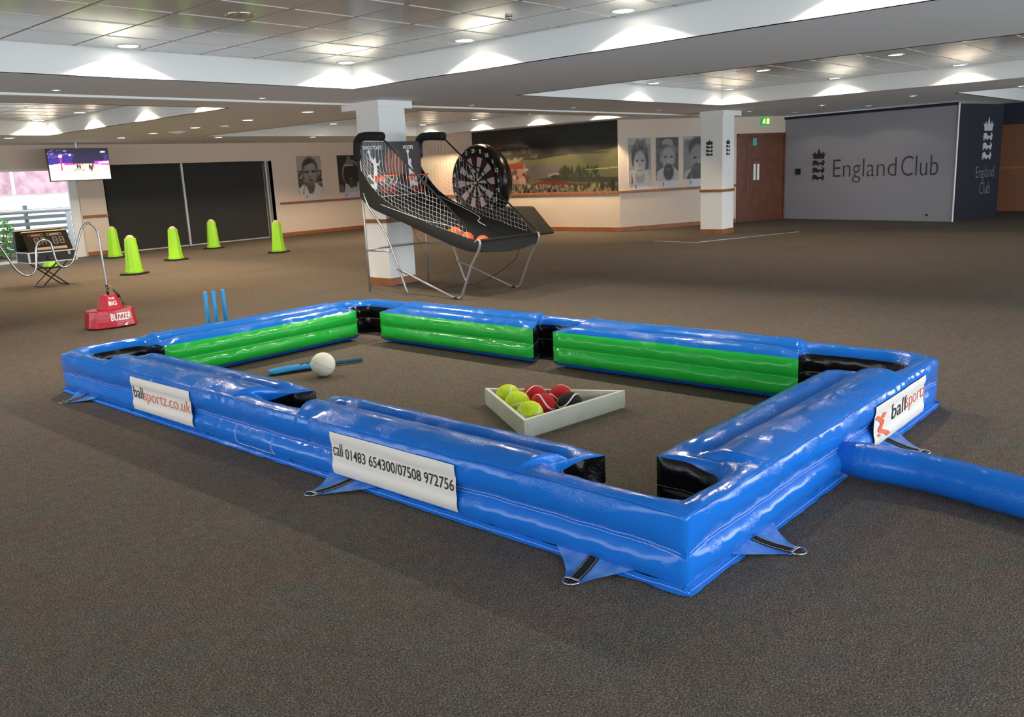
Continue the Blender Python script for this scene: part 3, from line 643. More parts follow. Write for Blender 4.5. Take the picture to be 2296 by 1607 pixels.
# ------------------------------------------------------------------ lamps
WARM, NEUT = (1.0, 0.74, 0.45), (1.0, 0.88, 0.70)
def make_lamp():
    o = empty('downlight')
    MB().lathe([(0.085,0.0),(0.105,-0.006),(0.112,0.0),(0.108,0.004),(0.085,0.006)], 28, caps=False).build('trim_ring', 'white_paint', o, smooth=True)
    MB().lathe([(0.001,0.001),(0.086,0.0),(0.086,0.002),(0.001,0.003)], 28).build('lamp_face', 'lamp_glow', o)
    return o
proto = make_lamp(); first = [True]
def lamp(x, y, z, label, grp, color=WARM, k=1.0, light=True, ang=140):
    if first[0]: o = proto; first[0] = False
    else: o = copy_tree(proto)
    o.location = (x, y, z-0.002); tag(o, label, 'ceiling light', grp)
    if light:
        spot((x, y, z-0.02), color, k, ang)
    return o
GN = 'recessed downlights in the nearest ceiling coffer'
lamp(3.87, 7.97, ZT, 'lit downlight by the far side of the nearest coffer, left of its corner', GN, NEUT, 1.3)
lamp(6.33, 7.97, ZT, 'lit downlight in the inner corner of the nearest coffer', GN, NEUT, 1.2)
lamp(6.33, 6.13, ZT, 'lit downlight on the right side of the nearest coffer, next before its corner', GN, NEUT, 1.2)
lamp(6.33, 4.28, ZT, 'lit downlight at the top edge of the photo, right of the nearest coffer corner', GN, NEUT, 1.3)
lamp(6.33, 2.43, ZT, 'downlight of the nearest coffer beyond the top edge of the photo', GN, NEUT, 1.0)
lamp(1.42, 7.97, ZT, 'downlight by the far side of the nearest coffer, beyond the left edge of the photo', GN, NEUT, 1.3)
un = empty('downlight', (3.88, 6.12, ZT-0.002), 0, 'unlit chrome downlight in the middle of the nearest coffer', 'ceiling light', GN)
MB().lathe([(0.085,0.0),(0.105,-0.006),(0.112,0.0),(0.108,0.004),(0.085,0.006)], 28, caps=False).build('trim_ring', 'chrome', un, smooth=True)
MB().lathe([(0.01,0.0),(0.035,-0.004),(0.05,0.003),(0.086,0.0)], 28, caps=False).build('reflector', 'chrome', un, smooth=True)
tag(MB().lathe([(0.001,0.0),(0.03,0.0),(0.03,-0.02),(0.001,-0.025)], 14, Matrix.Translation((5.72,5.01,ZT-0.001))).build('sprinkler', 'chrome', smooth=True), 'small sprinkler head between the tiles of the nearest coffer', 'sprinkler')
G2 = 'downlights in the coffer over the right side of the hall'
for x, y, lb, k in ((12.25, 7.72, 'farthest of the three downlights in the middle row of the right-hand coffer', 1.0), (12.25, 5.87, 'middle of the three downlights in the middle row of the right-hand coffer', 0.9), (12.25, 4.02, 'nearest of the three downlights in the middle row of the right-hand coffer', 0.8),
              (14.76, 7.72, 'downlight in the far corner of the right-hand coffer, above the second pillar', 0.8), (14.76, 5.80, 'downlight by the outer side of the right-hand coffer, left of the pair', 0.9), (14.76, 3.90, 'downlight by the outer side of the right-hand coffer, right of the pair', 0.8)):
    lamp(x, y, ZT, lb, G2, NEUT if k > 0.85 else (1.0, 0.72, 0.50), k*0.42)
G3 = 'downlights in the left rear coffer'
for x, y, lb in ((6.33, 16.80, 'farthest downlight in the left rear coffer'), (6.33, 15.05, 'second farthest downlight in the left rear coffer'), (6.33, 13.2, 'third downlight in the left rear coffer, hidden above its edge'), (6.33, 11.35, 'nearest downlight in the left rear coffer, hidden above its edge'), (3.9, 16.8, 'downlight by the far side of the left rear coffer')):
    lamp(x, y, ZT, lb, G3, WARM, 1.15, ang=132)
G4 = 'downlights in the coffer in front of the mural'
for x, y, lb in ((15.70, 16.85, 'farthest downlight in the coffer in front of the mural'), (15.70, 15.0, 'second farthest downlight in the coffer in front of the mural'), (15.70, 13.15, 'third downlight in the coffer in front of the mural'), (15.70, 11.3, 'nearest downlight in the coffer in front of the mural'), (10.2, 13.0, 'downlight in the coffer behind the pillar, left of the pillar top'), (12.9, 16.9, 'downlight at the back of the coffer behind the pillar')):
    lamp(x, y, ZT, lb, G4, WARM, 1.2, ang=132)
G5 = 'downlights set in the flat ceiling at the back left'
for x, y, lb in ((6.15,17.8,'flat-ceiling downlight at the left edge of the photo above the window'), (8.27,17.86,'flat-ceiling downlight above the right edge of the television'), (8.23,16.4,'flat-ceiling downlight next to the smoke detector, on its left'), (8.2,14.76,'flat-ceiling downlight right of the smoke detector'), (8.12,12.91,'flat-ceiling downlight, second nearest on the way to the pillar'), (8.1,11.22,'flat-ceiling downlight just left of the pillar top'), (10.42,17.8,'flat-ceiling downlight above the closed blinds'), (12.9,17.75,'flat-ceiling downlight above the short-haired man portrait')):
    lamp(x, y, ZC, lb, G5, (1.0, 0.80, 0.58), 0.8)
G6 = 'small downlights set in the flat ceiling along the right'
for x, y, lb in ((17.73,8.8,'small ceiling downlight just right of the second pillar'), (19.6,8.6,'small ceiling downlight in front of the wooden door'), (17.71,7.2,'small ceiling downlight above the crest on the partition'), (19.33,6.85,'small ceiling downlight above the word Club'), (17.2,5.3,'oblong looking downlight above the right part of the partition'), (17.09,3.53,'downlight at the right edge of the photo')):
    o = lamp(x, y, ZC, lb, G6, NEUT, 0.08, light=True); o.scale = (0.7, 0.7, 1)
G7 = 'small spotlights along the ceiling track'
for x, y, lb in ((3.78,9.45,'small spotlight by the track at the far left, above the television'), (6.22,9.52,'small spotlight by the track left of the first pillar'), (9.89,9.5,'small spotlight by the track right of the first pillar'), (12.19,9.3,'small spotlight by the track above the mural'), (14.76,9.2,'small spotlight by the track above the corner of the mural')):
    o = lamp(x, y, ZC, lb, G7, NEUT, 0.3, light=False); o.scale = (0.4, 0.4, 1)
G8 = 'tiny spotlights along the mural'
for y, lb in ((16.7,'brightest tiny spotlight left of the mural'), (14.8,'tiny spotlight above the inflatable dartboard'), (13.0,'tiny spotlight above the middle of the mural'), (11.3,'tiny spotlight above the right end of the mural')):
    o = lamp(16.1, y, ZC, lb, G8, (1.0, 0.38, 0.26) if y > 16 else WARM, 0.5, light=True, ang=90); o.scale = (0.4, 0.4, 1)
# smoke detector, sensor
tag(MB().lathe([(0.001,-0.05),(0.04,-0.05),(0.07,-0.03),(0.16,-0.01),(0.16,0.0)], 20, Matrix.Translation((8.45,15.88,ZC-0.001))).build('smoke_detector', 'white_paint', smooth=True), 'pale round detector on the flat ceiling above the blinds', 'detector')
tag(MB().box(8.36,8.48,14.1,14.2,ZC-0.03,ZC-0.001).build('ceiling_sensor', 'white_paint', bevel=0.01), 'small white box sensor on the flat ceiling near the detector', 'sensor')

# ================================================================== INFLATABLE TABLE
X0, X1, Y0, Y1 = 2.47, 5.40, 1.44, 6.83
TABLE = empty('inflatable_pool_table', (3.93, 4.17, 0), 0, 'huge inflatable pool table, glossy blue rails with green cushions and black pockets', 'inflatable game')
OT = TABLE.location.copy()
RI = 0.40; RY = 0.44
def corner(cx, cy, sx, sy, ue, ve, swap):
    """stations (I,O,pocket?) around a corner, from the rail end along v to the rail end along u (u = x, v = y distances)"""
    I = [(RI, ve-0.03), (0.27, ve+0.02), (0.155, ve+0.04), (0.10, ve-0.06), (0.095, 0.30), (0.11, 0.19), (0.17, 0.115), (0.28, 0.095), (ue-0.12, 0.10), (ue-0.02, 0.15), (ue+0.005, 0.27), (ue, RY)]
    O = [(0, ve+0.14), (0, ve+0.11), (0, ve+0.06), (0, ve-0.07), (0, 0.28), (0, 0.12), (0, 0), (0.24, 0), (ue-0.12, 0), (ue-0.01, 0), (ue+0.06, 0), (ue+0.13, 0)]
    s_ = [(Vector((cx+sx*a, cy+sy*b_)), Vector((cx+sx*c, cy+sy*d_))) for (a, b_), (c, d_) in zip(I, O)]
    return s_[::-1] if swap else s_
def mid(x, sx, yc, swap):
    Iu = [(RI, -0.10), (0.27, -0.16), (0.145, -0.235), (0.10, -0.18), (0.095, 0), (0.10, 0.18), (0.145, 0.25), (0.27, 0.17), (RI, 0.10)]
    Ou = [-0.34, -0.31, -0.27, -0.19, 0, 0.19, 0.28, 0.32, 0.35]
    s_ = [(Vector((x+sx*a, yc+b_)), Vector((x, yc+o_))) for (a, b_), o_ in zip(Iu, Ou)]
    return s_[::-1] if swap else s_
loop = []   # list of (kind, stations)
# travel: near long rail from near corner (y up), left corner, left short rail, far-left corner, far rail (y down), far-right corner, right rail back
c_near = corner(X0, Y0, 1, 1, 0.51, 0.66, True)      # from right rail end (u) to near rail end (v)
c_left = corner(X0, Y1, 1, -1, 0.60, 0.68, False)
c_farl = corner(X1, Y1, -1, -1, 0.45, 0.75, True)
c_farr = corner(X1, Y0, -1, 1, 0.58, 0.72, False)
m_near = mid(X0, 1, 4.05, False); m_far = mid(X1, -1, 4.17, True)
loop = [('pocket', c_near), ('rail', [c_near[-1], m_near[0]]), ('pocket', m_near), ('rail', [m_near[-1], c_left[0]]), ('pocket', c_left),
        ('rail', [c_left[-1], c_farl[0]]), ('pocket', c_farl), ('rail', [c_farl[-1], m_far[0]]), ('pocket', m_far), ('rail', [m_far[-1], c_farr[0]]),
        ('pocket', c_farr), ('rail', [c_farr[-1], c_near[0]])]

def resample(st, step):
    """subdivide stations; pockets use smooth interpolation of the inner line except at the two ends"""
    I = [s_[0] for s_ in st]; O = [s_[1] for s_ in st]; out = []
    for i in range(len(st)-1):
        L_ = max((I[i+1]-I[i]).length, (O[i+1]-O[i]).length); n = max(2, int(L_/step))
        for k in range(n):
            t = k/n
            if len(st) > 2:
                def cr(P):
                    a, b_, c, d_ = P[max(i-1,0)], P[i], P[i+1], P[min(i+2,len(P)-1)]
                    return 0.5*((2*b_)+(c-a)*t+(2*a-5*b_+4*c-d_)*t*t+(3*b_-a-3*c+d_)*t**3)
                out.append((cr(I), O[i].lerp(O[i+1], t)))
            else: out.append((I[i].lerp(I[i+1], t), O[i].lerp(O[i+1], t)))
    out.append(st[-1]); return out
def fb(x, y, z): return noise.noise(Vector((x, y, z)))

def out_prof(s_):
    """outer side: s_ 0..1 from flap to the top seam -> (d outward-, z)"""
    if s_ < 0.5:
        t = s_/0.5; return (-0.036*sn(t)**0.85+0.006*t, 0.025+0.130*t)
    t = (s_-0.5)/0.5; return (0.006-0.040*sn(0.8*t)**0.9, 0.155+0.150*t)
def wrinkle(p, s_):
    """small outward pucker of the side wall, strongest by the seams"""
    k = p.x*1.0+p.y*1.0
    edge = min(abs(s_), abs(s_-0.5), abs(s_-1.0)); gk = math.exp(-(edge/0.10)**2)
    return 0.004*fb(k*4.5, s_*3, 1.7)+0.005*gk*fb(k*24, s_*4, 5.1)+0.003*fb(k*13+s_*5, s_*2, 9.2)
def zwav(p):
    return 0.007*fb(p.x*1.6, p.y*1.6, 3.3)
NO = 26
def outer_side(O, n, s_):
    """3-D point on the outer wall; n = unit plan vector pointing inwards"""
    dd, z = out_prof(s_)
    dc = min(max(abs(O.x-X0), 0), abs(O.x-X1)); dc2 = min(abs(O.y-Y0), abs(O.y-Y1)); dc = max(dc, dc2)
    ce = 1-max(0.0, 1-dc/0.30)**2.5
    dd = dd*(0.12+0.88*ce)-wrinkle(O, s_)*(1.0 if s_ > 0.02 else 0.3)*(0.25+0.75*ce)
    z -= 0.022*(1-ce)*(1 if s_ > 0.5 else s_/0.5)
    z += (zwav(O)+0.006*fb(O.x*7, O.y*7, 2.2))*min(1, s_*2)
    return Vector((O.x+n.x*dd, O.y+n.y*dd, z))
def profile(I, O, n_out, ef=1.0):
    W = (I-O).length; n = (I-O)/W
    k = min(1, max(0, (W-0.19)/0.19)); k = k*k*(3-2*k)     # 0 narrow rim, 1 full rail
    pts = []
    for i in range(NO+1):
        pts.append(outer_side(O, n_out, i/NO))
    zi = 0.285*k+0.262*(1-k)+0.03*k*(1-k)
    cc = max(0.0, 1-(O-Vector((X0 if abs(O.x-X0)<abs(O.x-X1) else X1, Y0 if abs(O.y-Y0)<abs(O.y-Y1) else Y1))).length/0.22)
    zw = zwav(O)
    NT = 30
    for i in range(1, NT+1):
        t = i/NT
        base = (0.305-0.022*cc*cc)*(1-t)+zi*t
        big = sn(min(1, t/0.60))**0.8*0.042 if t < 0.60 else 0
        inn = sn((t-0.60)/0.40)**0.8*0.034*ef if t >= 0.60 else 0
        nar = sn(t)**0.75*0.032
        # ends of the valley melt together
        val = 0.010*k*math.exp(-((t-0.60)/0.05)**2)
        z = base+k*(0.5+0.5*k)*(big+inn+0.010*sn(t))-0.8*val+(1-k)*nar+zw
        sh_ = 0.0195*(1-t)**3*(1-0.8*cc)
        x = O.x+n.x*W*t-n_out.x*sh_; y = O.y+n.y*W*t-n_out.y*sh_
        ed = math.exp(-(min(t, abs(t-0.6), 1-t)/0.07)**2)
        z += 0.004*fb(x*7, y*7, 4.4)+0.006*ed*fb((x+y)*19, t*3, 7.7)*(1 if i < NT else 0)
        # blend between the plan direction used by the side wall and this one near t = 0
        if i < NT: pass
        pts.append(Vector((x, y, z)))
    # underside back to the flap
    pts.append(Vector((I.x-n.x*0.0, I.y-n.y*0.0, pts[-1].z)))
    return pts

def out_normal(O):
    """inward plan normal of the outer rectangle, rounded over the corners"""
    a = 0.03
    dx = 0; dy = 0
    def w_(d_): return max(0.0, 1-d_/a)
    wx0, wx1, wy0, wy1 = w_(abs(O.x-X0)), w_(abs(O.x-X1)), w_(abs(O.y-Y0)), w_(abs(O.y-Y1))
    v = Vector((wx0-wx1, wy0-wy1))
    if v.length < 1e-5: v = Vector((1, 0))
    v = v.normalized()
    return v
rows = []; sections = []; efs = []
for kind, st in loop:
    rs = resample(st, 0.022)
    sections.append((kind, rs))
    rows += rs[:-1]
    L_ = [0]
    for i in range(1, len(rs)): L_.append(L_[-1]+(rs[i][0]-rs[i-1][0]).length)
    for i in range(len(rs)-1):
        e_ = 0.0 if kind == 'pocket' else min(1, min(L_[i], L_[-1]-L_[i])/0.16)
        efs.append(0.15+0.85*e_*e_*(3-2*e_))
shell = MB(); R_ = []
for (I, O), ef_ in zip(rows, efs): R_.append([p-OT for p in profile(I, O, out_normal(O), ef_)[:-1]])
npt = len(R_[0]); nr = len(R_)
vs = [p for r_ in R_ for p in r_]
fs = [(i*npt+j, i*npt+j+1, ((i+1) % nr)*npt+j+1, ((i+1) % nr)*npt+j) for i in range(nr) for j in range(npt-1)]
# underside
base = len(vs)
for I, O in rows:
    n = (I-O).normalized(); q1_ = O+n*0.02; q2_ = I-n*0.02
    vs.append(Vector((q1_.x, q1_.y, 0.02))-OT); vs.append(Vector((q2_.x, q2_.y, 0.02))-OT)
fs += [(base+2*i, base+2*((i+1)%nr), base+2*((i+1)%nr)+1, base+2*i+1) for i in range(nr)]
fs += [(i*npt, ((i+1)%nr)*npt, base+2*((i+1)%nr), base+2*i) for i in range(nr)]
sh = MB().add(vs, fs).build('blue_shell', 'blue', TABLE, smooth=True, auto=75)
# inner walls: green cushions and black pocket liners
for kind, rs in sections:
    n_ = len(rs); NV = 24; vs = []
    L_ = [0]
    for i in range(1, n_): L_.append(L_[-1]+(rs[i][0]-rs[i-1][0]).length)
    tot = L_[-1]
    for i in range(n_):
        a = rs[max(i-1,0)][0]; c = rs[min(i+1,n_-1)][0]; t = (c-a).normalized()
        nn = Vector((t.y, -t.x)); 
        if nn.dot(rs[i][0]-rs[i][1]) < 0: nn = -nn
        I = rs[i][0]; O = rs[i][1]
        zt = profile(I, O, out_normal(O))[-1].z
        e = min(1, min(L_[i], tot-L_[i])/(0.09 if kind == 'rail' else 0.05)); e = 1-max(0, 1-e)**2.2
        amp = (0.034 if kind == 'rail' else 0.020)
        for j in range(NV+1):
            s_ = j/NV; z0 = 0.045 if kind == 'rail' else 0.03
            tt = (s_/0.5) if s_ < 0.5 else (s_-0.5)/0.5
            bul = amp*e*sn(tt)**0.7
            kk = (I.x+I.y)
            edge = min(abs(s_), abs(s_-0.5), abs(s_-1)); gk = math.exp(-(edge/0.12)**2)
            if 0 < s_ < 1: bul += e*(0.004*fb(kk*4, s_*3, 8.1)+0.006*gk*fb(kk*22, s_*3, 3.9)+0.004*fb(kk*12-s_*4, s_*2, 6.6))
            vs.append(Vector((I.x+nn.x*bul, I.y+nn.y*bul, z0+(zt-z0)*s_ + (0.010*(1-e) if s_ == 0 else 0)))-OT)
    fs = [(i*(NV+1)+j, i*(NV+1)+j+1, (i+1)*(NV+1)+j+1, (i+1)*(NV+1)+j) for i in range(n_-1) for j in range(NV)]
    o = MB().add(vs, fs).build('green_cushion' if kind == 'rail' else 'pocket_lining', 'green' if kind == 'rail' else 'black_vinyl', TABLE, smooth=True)
    if kind == 'pocket':
        NV2 = (NV+1); MB().tube([Vector(vs[i*NV2+NV//2])+(rs[i][0]-rs[i][1]).normalized().to_3d()*0.004 for i in range(n_)], 0.0011, 4).build('pocket_stitching', 'cream_thread', o)
    # blue foot strip below
    vs = []
    for i in range(n_):
        I, O = rs[i]; n = (I-O).normalized()
        q0 = vs_bottom = None
        vs += [Vector((I.x, I.y, 0.047 if kind == 'rail' else 0.032))-OT, Vector((I.x-n.x*0.03, I.y-n.y*0.03, 0.02))-OT]
    MB().add(vs, [(2*i, 2*i+1, 2*i+3, 2*i+2) for i in range(n_-1)]).build('foot_strip', 'blue', TABLE, smooth=True)

# rim as polyline of the outer rectangle -> point by running length
def wall_pt(side, u, s_, lift=0.0):
    """side 'near' (x = X0, u = y) or 'right' (y = Y0, u = x)"""
    if side == 'near': O = Vector((X0, u)); n = Vector((1, 0))
    elif side == 'right': O = Vector((u, Y0)); n = Vector((0, 1))
    elif side == 'left': O = Vector((u, Y1)); n = Vector((0, -1))
    else: O = Vector((X1, u)); n = Vector((-1, 0))
    p = outer_side(O, n, s_); a = outer_side(O, n, max(0, s_-0.02)); b_ = outer_side(O, n, min(1, s_+0.02))
    t = (b_-a).normalized(); nrm = Vector((-n.x*t.z, -n.y*t.z, t.x*n.x+t.y*n.y)).normalized()
    return p+nrm*lift-OT
# seam stitching (double white threads by the middle seam, dark piping by the top seam) and sewn bottom hem
def seam(side, u0, u1, s_, lift, r, m, name):
    n = int(abs(u1-u0)/0.03); P = [wall_pt(side, u0+(u1-u0)*i/n, s_, lift) for i in range(n+1)]
    return MB().tube(P, r, 4).build(name, m, TABLE)
for side, a, c in (('near', Y0+0.02, Y1-0.02), ('right', X0+0.02, X1-0.02)):
    for ds in (-0.022, 0.030): seam(side, a, c, 0.5+ds, 0.0012, 0.0011, 'thread', 'seam_stitching')
    seam(side, a, c, 0.995, 0.0008, 0.0013, 'dark_thread', 'top_seam')
def hem():
    for side, u0, u1 in (('near', Y0-0.02, Y1+0.01), ('right', X0-0.02, X1+0.01), ('left', X0-0.02, X1), ('far', Y0-0.02, Y1)):
        n = int((u1-u0)/0.03)
        def fn(a, b_):
            u = u0+(u1-u0)*a; p = wall_pt(side, min(max(u, (Y0 if side in ('near','far') else X0)), (Y1 if side in ('near','far') else X1)), 0.0)
            dx = {'near': (-1,0), 'right': (0,-1), 'left': (0,1), 'far': (1,0)}[side]
            wv = 0.008*fb(u*9, 2.0, side == 'near')+0.005*fb(u*25, 1.0, 3.0)
            out_ = b_*(0.030+wv); 
            if side in ('near', 'far'): p.y = u-OT.y
            else: p.x = u-OT.x
            return Vector((p.x+dx[0]*out_, p.y+dx[1]*out_, max(0.006, p.z-b_*0.022+wv*0.8)))
        MB().grid(fn, n, 3).build('bottom_hem', 'blue', TABLE, smooth=True, recalc=False)
        m_ = MB().tube([fn(i/n, 0.55)+Vector((0,0,0.0015)) for i in range(n+1)], 0.0011, 4); m_.build('hem_stitching', 'thread', TABLE)
hem()
# banners with lettering
def banner_pt(side, u, s_, l):
    """the sheet is stuck to both tubes and bridges the seam between them"""
    z = 0.025+0.280*s_; t = (s_*2) % 1.0
    d_ = max(-out_prof(s_)[0], 0.026 if 0.2 < s_ < 0.8 else 0)
    d_ += 0.010+0.0025*fb(u*7, s_*6, 4.0)+l
    O = Vector((X0, u)) if side == 'near' else Vector((u, Y0)); z += zwav(O)*min(1, s_*2)
    return (Vector((X0-d_, u, z)) if side == 'near' else Vector((u, Y0-d_, z)))-OT
def banner(side, u0, u1, s0, s1, name, letters):
    nu = int(abs(u1-u0)/0.02)
    def bpt(u, s_, l): return banner_pt(side, u, s_, l)
    def fn(a, b_):
        u = u0+(u1-u0)*a; s_ = s0+(s1-s0)*b_
        return bpt(u+0.006*fb(b_*3, a*4, 1.0), s_, 0.0)
    bo = MB().grid(fn, nu, 26).build(name, 'banner', TABLE, smooth=True)
    for (txt, a0, a1, b0, b1, m_, shear, off) in letters:
        vs, fs = text_geo(txt, 1.0, off, 1.0, cuts=14, shear=shear); vs = fit(vs, 0, 1, 0, 1)
        out_ = []
        for v in vs:
            a = a0+(a1-a0)*v.x; b_ = b0+(b1-b0)*v.y
            u = u0+(u1-u0)*a; s_ = s0+(s1-s0)*b_
            out_.append(bpt(u, s_, 0.0025))
        MB().add(out_, fs).build('printed_lettering', m_, bo, recalc=False)
    return bo
# text on these has descenders, boxes given for the full glyph extents
banner('near', 5.60, 4.82, 0.12, 0.92, 'website_banner', [('ball', 0.03, 0.20, 0.38, 0.74, 'ink', 0, 0.0), ('sportz.co.uk', 0.205, 0.985, 0.26, 0.70, 'orange_ink', 0, -0.01)])
banner('near', 3.43, 2.55, 0.10, 0.90, 'phone_banner', [('call', 0.015, 0.10, 0.46, 0.76, 'ink', 0, 0.0), ('01483 654300/07508 972756', 0.125, 0.985, 0.44, 0.685, 'ink', 0, 0.004)])
rb = banner('right', 4.23, 5.02, 0.12, 0.88, 'club_banner', [('ball', 0.32, 0.60, 0.40, 0.80, 'ink', 0, 0.0), ('sportz', 0.61, 1.02, 0.32, 0.72, 'orange_ink', 0, -0.01)])
# running figure mark on the right banner
def fig(parts):
    b = MB()
    for pts in parts:
        vs = []
        P = catmull([(x, y, 0) for x, y in pts], 5)
        n = len(P)
        for i in range(n):
            t = (P[min(i+1,n-1)]-P[max(i-1,0)]).normalized(); nn = Vector((-t.y, t.x, 0)); w_ = 0.035
            for sg in (-1, 1):
                q = P[i]+nn*w_*sg; vs.append(banner_pt('right', 4.23+0.79*q.x, 0.12+0.76*q.y, 0.003))
        b.add(vs, [(2*i, 2*i+1, 2*i+3, 2*i+2) for i in range(n-1)])
    b.build('figure_mark', 'orange_ink', rb, recalc=False)
fig([[(0.03,0.72),(0.10,0.62),(0.14,0.50),(0.10,0.36),(0.20,0.22),(0.25,0.12)], [(0.14,0.62),(0.19,0.72)], [(0.06,0.24),(0.10,0.26)], [(0.14,0.48),(0.10,0.40)]])
# sewn patch on the near side
def patch():
    def pt(u, s_): return wall_pt('near', u, s_, 0.0025)
    for k in (0, 0.012):
        us = [(4.36-k, 0.46), (4.36-k, 0.06+k), (3.98+k, 0.06+k), (3.98+k, 0.46)]
        P = []
        for (a, b_), (c, d_) in zip(us, us[1:]):
            for i in range(12): P.append(pt(a+(c-a)*i/12, b_+(d_-b_)*i/12))
        MB().tube(P, 0.0012, 4).build('patch_stitching', 'thread', TABLE)
patch()
# anchor straps
def anchor(side, u, length, skew):
    base_ = wall_pt(side, u, 0.0)+OT; od = Vector((-1,0,0)) if side == 'near' else Vector((0,-1,0)); al = Vector((0,1,0)) if side == 'near' else Vector((1,0,0))
    o0 = Vector((base_.x, base_.y, 0)); 
    def fp(a, b_, lift=0.0):   # a -1..1 across, b 0..1 outward
        wd = 0.155*max(0, 1-b_)**1.5+0.040
        p = o0+od*(length*b_-0.0)+al*(a*wd+skew*b_)
        z = 0.030*(1-b_)**2+0.005+0.004*abs(fb(a*3, b_*5, u))
        return Vector((p.x, p.y, z+lift))-OT
    MB().grid(lambda a, b_: fp(a*2-1, b_), 14, 12).build('anchor_flap', 'flap_blue', TABLE, smooth=True)
    wv = MB()
    def fw_(a, b_): 
        bb = 0.05+b_*1.02; p0 = fp(0, min(bb, 1.06), 0.003)
        return p0+al*((a-0.5)*0.05)
    wv.grid(fw_, 2, 14); s_ = wv.build('webbing_strap', 'webbing', TABLE)
    c = MB()
    for a in (0.12, 0.88): c.tube([fw_(a, i/14)+Vector((0,0,0.0015)) for i in range(14)], 0.0008, 4)
    for b_ in (0.86, 0.90): c.tube([fw_(0, b_)+Vector((0,0,0.0015)), fw_(1, b_)+Vector((0,0,0.0015))], 0.0014, 4)
    c.build('strap_stitching', 'cream_thread', s_)
    p0 = fp(0, 1.0, 0.004); P = []
    P = [p0+al*0.030-od*0.004, p0+al*0.032+od*0.014, p0+al*0.018+od*0.034, p0+od*0.040, p0-al*0.018+od*0.034, p0-al*0.032+od*0.014, p0-al*0.030-od*0.004]
    MB().tube(catmull(P, 4, True), 0.0035, 6, closed=True).build('d_ring', 'chrome', TABLE, smooth=True)
anchor('near', 1.84, 0.17, -0.02); anchor('near', 3.32, 0.20, 0.07); anchor('near', 6.42, 0.16, 0.03)
anchor('right', 2.97, 0.17, 0.04); anchor('right', 4.50, 0.20, -0.04)
# air duct
P = catmull([(3.90,1.50,0.105),(3.90,1.40,0.105),(3.91,1.30,0.10),(3.93,1.07,0.092),(3.85,0.67,0.090),(3.72,0.2,0.090),(3.45,-0.5,0.090),(3.1,-1.3,0.090)], 14)
n_ = len(P); rr_ = []
for i in range(n_):
    t = i/(n_-1); r_ = 0.058+0.028*min(1, t/0.22)**0.8; rr_.append(r_+0.002*fb(t*60, 0, 0))
tb = MB().tube([p-OT for p in P], rr_, 28); tb.build('air_duct', 'blue', TABLE, smooth=True, auto=60)

# ------------------------------------------------------------------ rack and balls
rk = empty('ball_rack', (3.95, 3.28, 0), 0, 'white wooden triangular ball rack on the carpet inside the table', 'rack')
T3 = [Vector((3.94,3.80)), Vector((3.51,3.09)), Vector((4.37,2.985))]
cen = sum(T3, Vector((0,0)))/3
def inset(d_):
    out_ = []
    for i in range(3):
        a, b_, c = T3[i-1], T3[i], T3[(i+1)%3]; t1 = (b_-a).normalized(); t2 = (c-b_).normalized()
        n1 = Vector((-t1.y, t1.x)); n2 = Vector((-t2.y, t2.x))
        bis = (n1+n2).normalized(); out_.append(b_+bis*d_/bis.dot(n1))
    return out_
IN = inset(0.022)
for i in range(3):
    a, b_, c, d_ = T3[i], T3[(i+1)%3], IN[(i+1)%3], IN[i]
    MB().prism([(p-Vector(rk.location[:2])) for p in (a, b_, c, d_)], 0, 0.112).build('rack_side', 'rack', rk, bevel=0.002)
sc1 = rk.location; p = T3[1]; 
MB().sphere((p.x+0.03-sc1.x, p.y-0.006-sc1.y, 0.085), 0.005, 10, 6).build('screw', 'steel', rk)

def tennis_curve(R, n=80):
    a, b_ = 0.75*R, 0.25*R; c = 2*math.sqrt(a*b_); out_ = []
    for i in range(n):
        t = 2*PI*i/n
        out_.append(Vector((a*math.cos(t)+b_*math.cos(3*t), a*math.sin(t)-b_*math.sin(3*t), c*math.sin(2*t))))
    return out_
def giant_ball(x, y, r, m, rot, label, grp='giant tennis balls in the rack', z=None):
    o = empty('giant_tennis_ball', (x, y, r if z is None else z), 0, label, 'ball', grp)
    o.rotation_euler = rot
    MB().sphere((0,0,0), r, 40, 26).build('felt_cover', m, o, smooth=True)
    P = tennis_curve(r*1.0)
    b = MB(); vs = []; n = len(P)
    for i in range(n):
        t = (P[(i+1)%n]-P[i-1]).normalized(); nr_ = P[i].normalized(); s_ = nr_.cross(t).normalized()
        for k, l in ((-0.0045, 0.0008), (0, 0.002), (0.0045, 0.0008)): q = (P[i]+s_*k).normalized()*(r+l); vs.append(q)
    b.add(vs, [(3*i+j, 3*i+j+1, 3*((i+1)%n)+j+1, 3*((i+1)%n)+j) for i in range(n) for j in range(2)])
    b.build('seam_line', 'seam_white', o, smooth=True)
RB = 0.0815
giant_ball(3.935, 3.590, RB, 'felt_yellow', (0.3,0.5,0.9), 'yellow giant tennis ball at the far corner of the rack')
giant_ball(3.833, 3.422, RB, 'felt_yellow', (1.2,0.2,0.4), 'middle yellow giant tennis ball in the rack')
giant_ball(3.707, 3.214, RB, 'felt_yellow', (0.9,0.6,1.8), 'nearest yellow giant tennis ball, at the near corner of the rack')
giant_ball(4.010, 3.435, RB, 'felt_red', (0.5,1.2,0.3), 'red giant tennis ball in the back row, between the yellow ones and another red')
giant_ball(3.886, 3.262, RB, 'felt_red', (1.0,0.3,2.6), 'nearest red giant tennis ball, between the yellow and the black ball')
giant_ball(4.100, 3.290, RB, 'felt_red', (0.2,0.9,2.2), 'rightmost red giant tennis ball, behind the black ball')
giant_ball(3.993, 3.134, RB, 'felt_black', (0.8,0.9,1.0), 'black giant tennis ball at the right front of the rack')

